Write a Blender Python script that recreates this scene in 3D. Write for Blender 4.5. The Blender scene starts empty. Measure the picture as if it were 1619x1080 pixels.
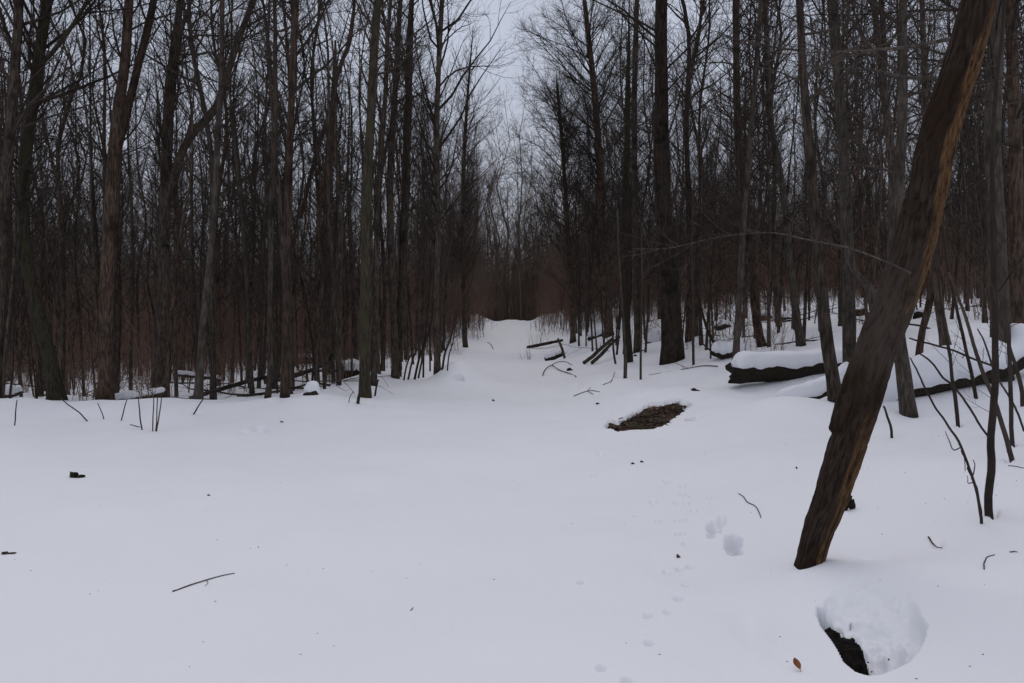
import bpy, math, random
import numpy as np
from mathutils import Vector

SC = bpy.context.scene
COL = SC.collection
RAD = math.radians
rng = np.random.default_rng(7)
random.seed(7)

# ------------------------------------------------------------------ camera, sky, sun, exposure
FPX, CX, CY, HORIZON = 1240.0, 809.5, 540.0, 520.0     # photograph pixels (1619 x 1080)
CAM = np.array([0.0, 0.0, 1.6])
PITCH = math.atan((HORIZON - CY) / FPX)
cam_d = bpy.data.cameras.new("camera")
cam_d.sensor_width = 36.0
cam_d.lens = FPX / 1619.0 * 36.0
cam_d.clip_start, cam_d.clip_end = 0.05, 3000.0
cam = bpy.data.objects.new("camera", cam_d)
cam.location = CAM
cam.rotation_euler = (RAD(90) + PITCH, 0, 0)
COL.objects.link(cam)
SC.camera = cam

SUN_EL, SUN_AZ = 62.0, 3.0          # azimuth from +Y towards +X, degrees
w = bpy.data.worlds.new("World")
SC.world = w
w.use_nodes = True
wn, wl = w.node_tree.nodes, w.node_tree.links
wn.clear()
w_out = wn.new("ShaderNodeOutputWorld")
w_bg = wn.new("ShaderNodeBackground")
w_bg.inputs["Strength"].default_value = 0.1
sky = wn.new("ShaderNodeTexSky")
sky.sky_type = 'NISHITA'
sky.sun_disc = False
sky.sun_elevation = RAD(SUN_EL)
sky.sun_rotation = RAD(SUN_AZ)
hsv = wn.new("ShaderNodeHueSaturation")
hsv.inputs["Saturation"].default_value = 0.55
wl.new(sky.outputs[0], hsv.inputs["Color"])
tc = wn.new("ShaderNodeTexCoord")
sep = wn.new("ShaderNodeSeparateXYZ")
wl.new(tc.outputs["Generated"], sep.inputs[0])
ramp = wn.new("ShaderNodeValToRGB")            # overcast dome: zenith brighter than horizon
ramp.color_ramp.elements[0].position = 0.0
ramp.color_ramp.elements[0].color = (0.84, 0.86, 0.95, 1)
ramp.color_ramp.elements[1].position = 0.95
ramp.color_ramp.elements[1].color = (1.74, 1.755, 1.90, 1)
e = ramp.color_ramp.elements.new(0.35)
e.color = (1.32, 1.43, 1.72, 1)
wl.new(sep.outputs["Z"], ramp.inputs[0])
nz = wn.new("ShaderNodeTexNoise")
nz.inputs["Scale"].default_value = 2.2
nz.inputs["Detail"].default_value = 4
mp = wn.new("ShaderNodeMapping")
mp.inputs["Scale"].default_value = (1, 1, 2.5)
wl.new(tc.outputs["Generated"], mp.inputs[0])
wl.new(mp.outputs[0], nz.inputs["Vector"])
mr = wn.new("ShaderNodeMapRange")
mr.inputs["To Min"].default_value = 8.0
mr.inputs["To Max"].default_value = 12.0
wl.new(nz.outputs["Fac"], mr.inputs["Value"])
vm = wn.new("ShaderNodeVectorMath")
vm.operation = 'SCALE'
wl.new(ramp.outputs[0], vm.inputs[0])
wl.new(mr.outputs[0], vm.inputs["Scale"])
mx = wn.new("ShaderNodeMix")
mx.data_type = 'RGBA'
mx.inputs[0].default_value = 0.82
wl.new(hsv.outputs[0], mx.inputs[6])
wl.new(vm.outputs[0], mx.inputs[7])
wl.new(mx.outputs[2], w_bg.inputs["Color"])
wl.new(w_bg.outputs[0], w_out.inputs["Surface"])

sun_d = bpy.data.lights.new("sun", 'SUN')
sun_d.energy = 1.1
sun_d.angle = RAD(35)
sun_d.color = (1.0, 0.96, 0.9)
sun = bpy.data.objects.new("sun", sun_d)
az, el = RAD(SUN_AZ), RAD(SUN_EL)
to_sun = Vector((math.sin(az) * math.cos(el), math.cos(az) * math.cos(el), math.sin(el)))
sun.rotation_euler = to_sun.to_track_quat('Z', 'Y').to_euler()
sun.location = (0, 0, 60)
COL.objects.link(sun)

SC.view_settings.view_transform = 'Standard'
SC.view_settings.look = 'None'
SC.view_settings.exposure = -1.19
SC.view_settings.gamma = 1.0
SC.view_settings.use_curve_mapping = False
SC.render.engine = 'CYCLES'
SC.cycles.max_bounces = 6
SC.cycles.diffuse_bounces = 4
SC.cycles.glossy_bounces = 1
SC.cycles.use_denoising = True
SC.cycles.caustics_reflective = False
SC.cycles.caustics_refractive = False

# ------------------------------------------------------------------ small maths
def sstep(a, b, x):
    t = np.clip((x - a) / (b - a), 0, 1)
    return t * t * (3 - 2 * t)

def softplus(x, k=1.0):
    return np.log1p(np.exp(np.clip(x / k, -30, 30))) * k

def _hash(ix, iy, seed):
    n = (ix.astype(np.int64) * 374761393 + iy.astype(np.int64) * 668265263 + seed * 982451653) & 0x7fffffff
    n = ((n ^ (n >> 13)) * 1274126177) & 0x7fffffff
    return ((n ^ (n >> 16)) & 0xffff) / 65535.0

def vnoise(x, y, seed=0):
    ix, iy = np.floor(x), np.floor(y)
    fx, fy = x - ix, y - iy
    fx, fy = fx * fx * (3 - 2 * fx), fy * fy * (3 - 2 * fy)
    a, b = _hash(ix, iy, seed), _hash(ix + 1, iy, seed)
    c, d = _hash(ix, iy + 1, seed), _hash(ix + 1, iy + 1, seed)
    return (a * (1 - fx) + b * fx) * (1 - fy) + (c * (1 - fx) + d * fx) * fy - 0.5

def fbm(x, y, seed=0, octs=4):
    s, a = 0.0, 1.0
    for k in range(octs):
        s = s + a * vnoise(x * 2 ** k, y * 2 ** k, seed + k * 17)
        a *= 0.5
    return s

def unit(v):
    return v / np.maximum(np.linalg.norm(v, axis=-1, keepdims=True), 1e-9)

# ------------------------------------------------------------------ the lie of the land
BUMPS = []            # (x, y, sx, sy, amplitude)

def h0(x, y):
    """height of the snow, without the small hollows"""
    x, y = np.asarray(x, float), np.asarray(y, float)
    z = 0.55 * sstep(40, 58, y) + 1.75 * sstep(54, 77, y) - 1.6 * sstep(80, 125, y)
    s = np.minimum(y - 15.6, -x - 4.2 - 0.02 * y)                      # past the edge of the clearing, left
    z = z + 0.16 * np.exp(-((s + 0.6) / 1.3) ** 2) * sstep(60, 30, y)
    z = z - 0.75 * sstep(0.0, 11, s) - 0.5 * sstep(10, 50, s) - 1.5 * sstep(40, 80, y) * sstep(0, 8, s)
    r = 0.165 * softplus(x - 2.3, 0.8)                                 # rising bank, right
    r = 2.7 * np.tanh(r / 2.7)
    r = r + 0.022 * np.maximum(0, np.minimum(y, 52) - 15) * sstep(3, 9, x)
    r = r * (1 - 0.25 * sstep(50, 90, y))
    z = z + r
    s = np.minimum(y - 15.6, -x - 4.2 - 0.02 * y)
    z = z + 0.17 * fbm(x / 2.9, y / 3.4, 3, 3) + 0.06 * fbm(x / 1.5, y / 1.7, 23, 2) + 0.045 * fbm(x / 0.8, y / 1.1, 9, 3) + 0.26 * fbm(x / 2.3, 0 * y + 3, 14, 2) * np.exp(-((s + 0.8) / 1.5) ** 2) * sstep(40, 20, y)
    far = sstep(12, 24, y) * sstep(2.5, 5.0, np.abs(x + 0.4))
    z = z + far * 0.22 * fbm(x / 1.5, y / 1.5, 21, 3)
    z = z + sstep(46, 62, y) * (0.55 * sstep(1.5, 3.4, np.abs(x)) + 0.35 * fbm(x / 2.2, y / 5.0, 31, 3)) * sstep(120, 90, y)
    for bx, by, sx, sy, a in BUMPS:
        z = z + a * np.exp(-((x - bx) / sx) ** 2 - ((y - by) / sy) ** 2)
    return z

def ray(px, py):
    d = np.array([(px - CX) / FPX, 1.0, (CY - py) / FPX])
    c, s = math.cos(PITCH), math.sin(PITCH)
    return np.array([d[0], d[1] * c - d[2] * s, d[1] * s + d[2] * c])

def at(px, py, tmax=140.0):
    """where the sight line of a photograph pixel meets the snow"""
    d = ray(px, py)
    t = np.geomspace(2.0, tmax, 4000)
    p = CAM[None] + d[None] * t[:, None]
    below = np.nonzero(p[:, 2] < h0(p[:, 0], p[:, 1]))[0]
    i = below[0] if len(below) else len(t) - 1
    lo, hi = t[max(i - 1, 0)], t[i]
    for _ in range(24):
        m = 0.5 * (lo + hi)
        q = CAM + d * m
        if q[2] < h0(q[0], q[1]):
            hi = m
        else:
            lo = m
    return CAM + d * hi

def on_plane(px, py, y):
    d = ray(px, py)
    return CAM + d * (y / d[1])

BUMPS += [(6.4, 14.7, 2.3, 1.6, -0.55), (7.0, 11.3, 1.9, 0.7, -0.38), (5.0, 12.9, 0.9, 0.6, -0.16), (4.1, 12.1, 0.5, 0.5, 0.10),
          (3.05, 15.6, 1.5, 1.6, 0.30),            # bank that carries the bare patch
          (-1.45, 21.5, 0.8, 1.4, 0.70), (-2.6, 20.0, 0.9, 1.6, 0.2),
          (4.6, 12.6, 1.0, 1.2, 0.16), (1.90, 5.02, 0.40, 0.30, 0.06), (2.05, 4.70, 0.75, 0.30, 0.07), (2.75, 5.5, 0.5, 0.6, -0.10), (3.6, 7.2, 0.8, 0.9, 0.12),
          (-3.3, 14.6, 1.3, 1.2, 0.16), (-6.2, 14.2, 1.6, 1.3, 0.14), (-4.7, 14.0, 0.8, 1.0, -0.10), (0.6, 17.5, 1.0, 1.8, -0.10), (2.2, 19.5, 1.0, 1.6, 0.16)]

def poly_sd(x, y, P):
    """signed distance to a polygon (negative inside)"""
    d = np.full(x.shape, 1e9)
    ins = np.zeros(x.shape, bool)
    n = len(P)
    for i in range(n):
        a, b = P[i], P[(i + 1) % n]
        e0, e1 = b[0] - a[0], b[1] - a[1]
        t = np.clip(((x - a[0]) * e0 + (y - a[1]) * e1) / (e0 * e0 + e1 * e1), 0, 1)
        d = np.minimum(d, (x - a[0] - e0 * t) ** 2 + (y - a[1] - e1 * t) ** 2)
        c = (a[1] > y) != (b[1] > y)
        xi = a[0] + (y - a[1]) / (e1 if abs(e1) > 1e-12 else 1e-12) * e0
        ins ^= c & (x < xi)
    d = np.sqrt(d)
    return np.where(ins, -d, d)

# outlines of the bare patches and of the hole, taken to the ground
PATCH_PX = [(956, 661), (966, 663), (978, 664), (990, 658), (1001, 651), (1003, 648), (1018, 643), (1030, 637), (1046, 636),
            (1070, 631), (1078, 634), (1086, 637), (1082, 648), (1074, 656), (1063, 661), (1064, 667), (1050, 671), (1034, 676),
            (1010, 678), (995, 678), (976, 681), (966, 676)]
PATCH = np.array([at(*p)[:2] for p in PATCH_PX])
PATCH2_PX = [(1081, 663), (1090, 659), (1103, 657), (1105, 660), (1097, 664), (1085, 666)]
PATCH2 = np.array([at(*p)[:2] for p in PATCH2_PX])
HOLE_F = [at(*p)[:2] for p in [(1293, 975), (1299, 990), (1318, 1015), (1335, 1046), (1352, 1060), (1370, 1066), (1392, 1064),
                               (1415, 1056), (1436, 1045), (1452, 1028), (1462, 1005), (1465, 992)]]
HOLE_F = np.array(HOLE_F)
HOLE_C = at(1385, 1020)

DENTS = []   # (x, y, sx, sy, depth, roughness)
def dent(px, py, wpx, hpx, depth, rough=0.0):
    p, a, b = at(px, py), at(px + wpx / 2, py), at(px, py + hpx / 2)
    DENTS.append((p[0], p[1], max(abs(a[0] - p[0]), 0.015), max(abs(b[1] - p[1]), 0.015), depth, rough))

for q in [(950, 718, 10), (968, 724, 8), (993, 702, 7), (1056, 762, 9), (1079, 768, 10), (1033, 793, 13), (1080, 782, 9), (1085, 796, 9),
          (1068, 795, 6), (1097, 807, 11), (1040, 824, 8), (1071, 822, 8), (1083, 822, 8), (1071, 844, 8), (1080, 844, 7), (1082, 860, 8),
          (1089, 896, 9), (1075, 900, 11), (1054, 905, 10), (1083, 925, 9), (1072, 946, 13), (1024, 973, 13), (1054, 968, 10),
          (1025, 1016, 14), (950, 1056, 14), (990, 1076, 16), (937, 752, 8), (917, 921, 8), (1121, 787, 9)]:
    dent(q[0], q[1], q[2] * 1.1, q[2] * 0.75, 0.040, 0.5)
dent(1129, 833, 22, 18, 0.16, 1.2)
dent(1141, 822, 16, 16, 0.07, 1.0)
dent(1124, 846, 12, 8, 0.10, 0.8)
dent(1160, 857, 30, 26, 0.20, 1.3)
dent(1161, 872, 24, 13, 0.16, 1.0)
dent(411, 677, 30, 12, 0.20, 0.8)
dent(388, 682, 26, 8, 0.05, 0.3)
dent(726, 597, 16, 7, 0.28, 0.6)
dent(913, 607, 16, 5, 0.10, 1.0)
dent(1030, 622, 40, 7, 0.07, 1.2)
dent(1045, 612, 34, 5, 0.05, 1.2)
dent(1212, 1020, 24, 60, 0.014, 0.2)
dent(1185, 990, 60, 70, 0.05, 0.1)
dent(1572, 811, 20, 14, 0.07, 0.1)
dent(1484, 862, 20, 12, 0.035, 0.3)
dent(1385, 880, 90, 8, 0.03, 0.1)
dent(1276, 893, 58, 8, 0.03, 0.2)
dent(490, 612, 30, 10, 0.2, 0.4)
for q in [(1594, 727, 18, 7), (1518, 673, 9, 4), (1604, 704, 9, 4), (1083, 578, 8, 3), (586, 640, 12, 4), (310, 652, 12, 4)]:
    dent(*q, 0.05, 0.3)

def hole_uv(x, y):
    """local axes of the hole: distance behind its front rim, and across it"""
    q = HOLE_F[:, 0] / HOLE_F[:, 1]
    b = x / y
    return y - np.interp(b, q, HOLE_F[:, 1]), (b - q.min()) / (q.max() - q.min())

def hole_depth(x, y):
    """depth of the snow hole in front: sharp front rim, clumped back slope"""
    u, sx = hole_uv(x, y)
    q = (np.array([1290, 1310, 1345, 1400, 1440, 1467]) - CX) / FPX
    yb = np.interp(x / y, q, [4.12, 4.42, 4.58, 4.46, 4.34, 4.02])
    wob = fbm(x / 0.085, y / 0.10, 40, 4)
    fine = fbm(x / 0.022, y / 0.03, 48, 3)
    big = vnoise(x / 0.15, y / 0.17, 45)
    v = u / np.maximum(u + yb - y, 0.05) + 0.22 * wob + 0.18 * big
    edge = sstep(-0.02, 0.05, sx) * sstep(1.02, 0.95, sx)
    left = sstep(0.57 + 0.10 * wob, 0.50 + 0.10 * wob, sx - 0.30 * np.clip(0.35 - u, 0, 0.35) + 0.05 * fine)
    yd = 4.32 - 0.55 * np.clip(sx - 0.10, 0, 0.5) - 0.40 * sstep(0.30, 0.62, sx) + 0.12 * wob + 0.05 * fine + 0.05 * big
    deep = 0.46 * sstep(-0.012, 0.03, u) * (1 - sstep(yd - 0.03, yd + 0.05, y))
    shelf = (0.20 + 0.17 * wob + 0.10 * big + 0.04 * fine) * sstep(-0.010, 0.03, u) * (1 - sstep(0.25, 0.95, v))
    lip = (0.17 + 0.13 * wob + 0.08 * big + 0.03 * fine) * sstep(0.0, 0.05, u) * (1 - sstep(0.45, 1.05, v))
    return edge * np.where(u > -0.05, np.maximum(np.maximum(left * deep, shelf), lip), 0.0)

def height(x, y):
    z = h0(x, y)
    for px, py, sx, sy, dp, rg in DENTS:
        m = (np.abs(x - px) < 3 * sx + 0.1 + abs(px / py) * 3 * sy) & (np.abs(y - py) < 3 * sy + 0.1)
        if m.any():
            xx, yy = x[m], y[m]
            n = fbm(xx / (sx * 0.7 + 0.01), yy / (sy * 0.7 + 0.01), int(abs(px * 977)) % 500, 3)
            q = np.sqrt(((xx - px * yy / py) / sx) ** 2 + ((yy - py) / sy) ** 2) + rg * 0.5 * n
            prof = np.exp(-(q * 1.15) ** 2) if rg < 0.35 else 1 - sstep(0.3, 1.25, q)
            z[m] -= dp * prof * (1 + rg * 0.9 * n)
    for P, dp in ((PATCH, 0.17), (PATCH2, 0.16)):
        m = (x > P[:, 0].min() - .3) & (x < P[:, 0].max() + .3) & (y > P[:, 1].min() - .5) & (y < P[:, 1].max() + .5)
        xx, yy = x[m], y[m]
        sd = poly_sd(xx, yy, P) + 0.16 * fbm(xx / .14, yy / .3, 61, 4)
        z[m] -= dp * (1 - sstep(-0.05, 0.02, sd))
    m = (x > HOLE_F[:, 0].min() - .1) & (x < HOLE_F[:, 0].max() + .6) & (y > 2.8) & (y < 6)
    z[m] -= hole_depth(x[m], y[m])
    return z

def gz(x, y):
    return float(h0(np.array([x]), np.array([y]))[0])

# ------------------------------------------------------------------ materials
def new_mat(name, rough=0.85, spec=0.2):
    m = bpy.data.materials.new(name)
    m.use_nodes = True
    b = m.node_tree.nodes["Principled BSDF"]
    b.inputs["Roughness"].default_value = rough
    b.inputs["Specular IOR Level"].default_value = spec
    return m, m.node_tree.nodes, m.node_tree.links, b

def mixc(n, l, fac, a, b):
    x = n.new("ShaderNodeMix")
    x.data_type = 'RGBA'
    for sock, v in ((x.inputs[0], fac), (x.inputs[6], a), (x.inputs[7], b)):
        if hasattr(v, "links"):
            l.new(v, sock)
        elif isinstance(v, (tuple, list)):
            sock.default_value = (*v, 1)
        else:
            sock.default_value = v
    return x.outputs[2]

def noise(n, l, vec, scale, detail=5, rough=0.6):
    t = n.new("ShaderNodeTexNoise")
    t.inputs["Scale"].default_value = scale
    t.inputs["Detail"].default_value = detail
    t.inputs["Roughness"].default_value = rough
    l.new(vec, t.inputs["Vector"])
    return t.outputs["Fac"]

def ramp_of(n, l, fac, lo, hi):
    r = n.new("ShaderNodeMapRange")
    r.interpolation_type = 'SMOOTHSTEP'
    r.inputs["From Min"].default_value = lo
    r.inputs["From Max"].default_value = hi
    l.new(fac, r.inputs["Value"])
    return r.outputs[0]

def bark(name, dark, light, moss=None, moss_amt=0.5, scale=1.0, zs=0.16, bump=0.5, bare=None, rnd=0.35, co=None):
    m, n, l, b = new_mat(name, 0.9, 0.15)
    t = n.new("ShaderNodeTexCoord")
    mpn = n.new("ShaderNodeMapping")
    mpn.inputs["Scale"].default_value = (scale, scale, scale * zs)
    if co:
        ca = n.new("ShaderNodeAttribute")
        ca.attribute_name = co
        l.new(ca.outputs["Vector"], mpn.inputs[0])
    else:
        l.new(t.outputs["Object"], mpn.inputs[0])
    f1 = noise(n, l, mpn.outputs[0], 26, 7, 0.65)
    f2 = noise(n, l, t.outputs["Object"], 2.1, 3)
    col = mixc(n, l, ramp_of(n, l, f1, 0.36, 0.66), dark, light)
    if moss:
        fm = ramp_of(n, l, f2, 0.62 - moss_amt * 0.3, 0.85 - moss_amt * 0.3)
        col = mixc(n, l, fm, col, moss)
    else:
        col = mixc(n, l, ramp_of(n, l, f2, 0.45, 0.75), col, tuple(0.55 * c for c in dark))
    if bare:
        at_ = n.new("ShaderNodeAttribute")
        at_.attribute_name = "bare"
        fb = noise(n, l, mpn.outputs[0], 14, 8, 0.75)
        add = n.new("ShaderNodeMath")
        add.operation = 'ADD'
        l.new(at_.outputs["Fac"], add.inputs[0])
        l.new(fb, add.inputs[1])
        streak = noise(n, l, mpn.outputs[0], 40, 8, 0.75)
        wood = mixc(n, l, ramp_of(n, l, streak, 0.35, 0.7), bare[0], bare[1])
        aw = n.new("ShaderNodeAttribute")
        aw.attribute_name = "worn"
        mw = n.new("ShaderNodeMath")
        mw.operation = 'MULTIPLY'
        l.new(aw.outputs["Fac"], mw.inputs[0])
        l.new(ramp_of(n, l, fb, 0.25, 0.6), mw.inputs[1])
        col = mixc(n, l, mw.outputs[0], col, (0.072, 0.057, 0.046))
        col = mixc(n, l, ramp_of(n, l, add.outputs[0], 0.86, 1.30), col, wood)
    if rnd:
        oi = n.new("ShaderNodeObjectInfo")
        mr_ = n.new("ShaderNodeMapRange")
        mr_.inputs["To Min"].default_value = 1 - rnd
        mr_.inputs["To Max"].default_value = 1 + rnd
        l.new(oi.outputs["Random"], mr_.inputs["Value"])
        h = n.new("ShaderNodeHueSaturation")
        l.new(mr_.outputs[0], h.inputs["Value"])
        l.new(col, h.inputs["Color"])
        col = h.outputs[0]
    l.new(col, b.inputs["Base Color"])
    bp = n.new("ShaderNodeBump")
    bp.inputs["Strength"].default_value = bump
    bp.inputs["Distance"].default_value = 0.02
    l.new(f1, bp.inputs["Height"])
    l.new(bp.outputs[0], b.inputs["Normal"])
    return m

def plain(name, a, b2, scale=6.0, rough=0.9, rnd=0.0):
    m, n, l, b = new_mat(name, rough, 0.15)
    t = n.new("ShaderNodeTexCoord")
    f = noise(n, l, t.outputs["Object"], scale, 4)
    col = mixc(n, l, ramp_of(n, l, f, 0.35, 0.65), a, b2)
    if rnd:
        oi = n.new("ShaderNodeObjectInfo")
        mr_ = n.new("ShaderNodeMapRange")
        mr_.inputs["To Min"].default_value = 1 - rnd
        mr_.inputs["To Max"].default_value = 1 + rnd
        l.new(oi.outputs["Random"], mr_.inputs["Value"])
        h = n.new("ShaderNodeHueSaturation")
        l.new(mr_.outputs[0], h.inputs["Value"])
        l.new(col, h.inputs["Color"])
        col = h.outputs[0]
    l.new(col, b.inputs["Base Color"])
    return m

def snow_mat():
    m, n, l, b = new_mat("snow", 0.7, 0.25)
    t = n.new("ShaderNodeTexCoord")
    f1 = noise(n, l, t.outputs["Object"], 9.0, 4, 0.55)
    f2 = noise(n, l, t.outputs["Object"], 130.0, 3, 0.6)
    f3 = noise(n, l, t.outputs["Object"], 0.5, 3, 0.5)
    l.new(mixc(n, l, f3, (0.825, 0.825, 0.87), (0.86, 0.86, 0.895)), b.inputs["Base Color"])
    b1 = n.new("ShaderNodeBump")
    b1.inputs["Strength"].default_value = 0.16
    b1.inputs["Distance"].default_value = 0.02
    l.new(f1, b1.inputs["Height"])
    b2 = n.new("ShaderNodeBump")
    b2.inputs["Strength"].default_value = 0.40
    b2.inputs["Distance"].default_value = 0.006
    l.new(f2, b2.inputs["Height"])
    l.new(b1.outputs[0], b2.inputs["Normal"])
    l.new(b2.outputs[0], b.inputs["Normal"])
    return m

M_SNOW = snow_mat()
M_BARK = bark("bark_dark", (0.030, 0.023, 0.017), (0.110, 0.086, 0.068))
M_BROWN = bark("bark_brown", (0.034, 0.022, 0.015), (0.112, 0.078, 0.058))
M_BLACK = bark("bark_black", (0.016, 0.012, 0.009), (0.056, 0.042, 0.033), rnd=0)
M_MOSSY = bark("bark_mossy", (0.022, 0.018, 0.012), (0.066, 0.056, 0.040), moss=(0.046, 0.043, 0.022), moss_amt=0.6)
M_GREY = bark("bark_grey", (0.034, 0.027, 0.022), (0.094, 0.078, 0.065), rnd=0.25)
M_SNAG = bark("bark_snag", (0.016, 0.010, 0.007), (0.052, 0.036, 0.027), moss=(0.026, 0.015, 0.009), moss_amt=0.7, scale=1.9, zs=0.24, bump=0.9,
              bare=((0.035, 0.019, 0.010), (0.21, 0.115, 0.052)), rnd=0, co="bark_co")
M_LOG = bark("bark_log", (0.012, 0.010, 0.008), (0.045, 0.036, 0.026), moss=(0.024, 0.023, 0.012), moss_amt=0.4, scale=1.3, zs=0.7, rnd=0.2)
M_TWIG = plain("twig", (0.032, 0.025, 0.020), (0.060, 0.046, 0.038), 3.0, rnd=0.35)
M_BRUSH = plain("brush", (0.14, 0.085, 0.064), (0.21, 0.138, 0.104), 0.35)
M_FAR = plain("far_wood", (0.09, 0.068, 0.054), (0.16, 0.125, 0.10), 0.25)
M_LEAF = plain("dry_leaf", (0.10, 0.045, 0.028), (0.22, 0.12, 0.075), 0.9, 0.8)
M_BEECH = plain("fallen_leaf", (0.19, 0.065, 0.022), (0.30, 0.12, 0.05), 30, 0.7)
M_SOIL_SHADE = plain("soil_and_shade", (0.003, 0.0025, 0.002), (0.010, 0.007, 0.005), 30, 0.95)  # earth taken near black, so its colour also carries the snow hole's shade
M_LITTER = plain("leaf_litter", (0.012, 0.009, 0.006), (0.062, 0.038, 0.024), 7, 0.9)
M_MOSS = plain("moss", (0.026, 0.026, 0.012), (0.050, 0.050, 0.022), 40, 0.95)

# ------------------------------------------------------------------ mesh tools
def build_mesh(name, V, F4=None, F3=None, mats=(), smooth=True, attrs=None):
    me = bpy.data.meshes.new(name)
    V = np.asarray(V, np.float32)
    F4 = np.zeros((0, 4), np.int32) if F4 is None or len(F4) == 0 else np.asarray(F4, np.int32)
    F3 = np.zeros((0, 3), np.int32) if F3 is None or len(F3) == 0 else np.asarray(F3, np.int32)
    n4, n3 = len(F4), len(F3)
    me.vertices.add(len(V))
    me.vertices.foreach_set("co", V.ravel())
    me.loops.add(n4 * 4 + n3 * 3)
    me.loops.foreach_set("vertex_index", np.concatenate([F4.ravel(), F3.ravel()]).astype(np.int32))
    me.polygons.add(n4 + n3)
    st = np.concatenate([np.arange(n4) * 4, n4 * 4 + np.arange(n3) * 3]).astype(np.int32)
    me.polygons.foreach_set("loop_start", st)
    me.polygons.foreach_set("use_smooth", np.full(n4 + n3, smooth, bool))
    for m in mats:
        me.materials.append(m)
    for k, v in (attrs or {}).items():
        v = np.asarray(v, np.float32)
        a = me.attributes.new(k, 'FLOAT' if v.ndim == 1 else 'FLOAT_VECTOR', 'POINT')
        a.data.foreach_set("value" if v.ndim == 1 else "vector", v.ravel())
    me.update(calc_edges=True)
    return me

def tubes(P, R, sides, caps=False):
    """P [N,K,3], R [N,K] -> verts, quads, tris"""
    P, R = np.asarray(P, float), np.asarray(R, float)
    N, K, _ = P.shape
    T = np.empty_like(P)
    T[:, 1:-1] = P[:, 2:] - P[:, :-2]
    T[:, 0] = P[:, 1] - P[:, 0]
    T[:, -1] = P[:, -1] - P[:, -2]
    T = unit(T)
    mean = unit(P[:, -1] - P[:, 0])
    ref = np.where(np.abs(mean[:, 2:3]) > 0.8, np.array([[1.0, 0.13, 0.0]]), np.array([[0.07, 0.05, 1.0]]))[:, None, :]
    A = unit(ref - (ref * T).sum(-1, keepdims=True) * T)
    B = np.cross(T, A)
    th = np.arange(sides) / sides * 2 * math.pi
    V = P[:, :, None] + R[:, :, None, None] * (np.cos(th)[None, None, :, None] * A[:, :, None] + np.sin(th)[None, None, :, None] * B[:, :, None])
    idx = np.arange(N * K * sides).reshape(N, K, sides)
    a, b = idx[:, :-1], idx[:, 1:]
    F4 = np.stack([a, np.roll(a, -1, 2), np.roll(b, -1, 2), b], -1).reshape(-1, 4)
    V = V.reshape(-1, 3)
    F3 = np.zeros((0, 3), int)
    if caps:
        base = len(V)
        V = np.concatenate([V, P[:, 0], P[:, -1]])
        c0, c1 = base + np.arange(N), base + N + np.arange(N)
        s, t = idx[:, 0], idx[:, -1]
        f0 = np.stack([np.roll(s, -1, 1), s, np.repeat(c0[:, None], sides, 1)], -1).reshape(-1, 3)
        f1 = np.stack([t, np.roll(t, -1, 1), np.repeat(c1[:, None], sides, 1)], -1).reshape(-1, 3)
        F3 = np.concatenate([f0, f1])
    return V, F4, F3

class Geo:
    def __init__(self):
        self.V, self.F4, self.F3, self.n = [], [], [], 0
    def add(self, V, F4=None, F3=None):
        self.V.append(np.asarray(V, float))
        if F4 is not None and len(F4):
            self.F4.append(np.asarray(F4) + self.n)
        if F3 is not None and len(F3):
            self.F3.append(np.asarray(F3) + self.n)
        self.n += len(V)
    def tube(self, P, R, sides, caps=False):
        P = np.asarray(P, float)
        if P.ndim == 2:
            P, R = P[None], np.asarray(R, float)[None]
        self.add(*tubes(P, R, sides, caps))
    def arrays(self):
        V = np.concatenate(self.V)
        F4 = np.concatenate(self.F4) if self.F4 else np.zeros((0, 4), int)
        F3 = np.concatenate(self.F3) if self.F3 else np.zeros((0, 3), int)
        return V, F4, F3
    def mesh(self, name, mats, smooth=True, origin=None, attrs=None):
        V, F4, F3 = self.arrays()
        if origin is not None:
            V = V - np.asarray(origin)
        return build_mesh(name, V, F4, F3, mats, smooth, attrs)

def tag(o, label=None, cat=None, group=None, kind=None):
    if label: o["label"] = label
    if cat: o["category"] = cat
    if group: o["group"] = group
    if kind: o["kind"] = kind
    return o

def empty(name, loc, label, cat, group=None, rz=0.0):
    o = bpy.data.objects.new(name, None)
    o.empty_display_size = 0.2
    o.location = [float(c) for c in loc]
    o.rotation_euler = (0, 0, rz)
    COL.objects.link(o)
    return tag(o, label, cat, group)

def part(name, me, parent):
    o = bpy.data.objects.new(name, me)
    COL.objects.link(o)
    o.parent = parent
    return o

def single(name, me, loc, label, cat, group=None, kind=None):
    o = bpy.data.objects.new(name, me)
    o.location = [float(c) for c in loc]
    COL.objects.link(o)
    return tag(o, label, cat, group, kind)

def copy_tree(root):
    r = root.copy()
    COL.objects.link(r)
    for ch in root.children:
        c = ch.copy()
        COL.objects.link(c)
        c.parent = r
    return r

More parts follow.
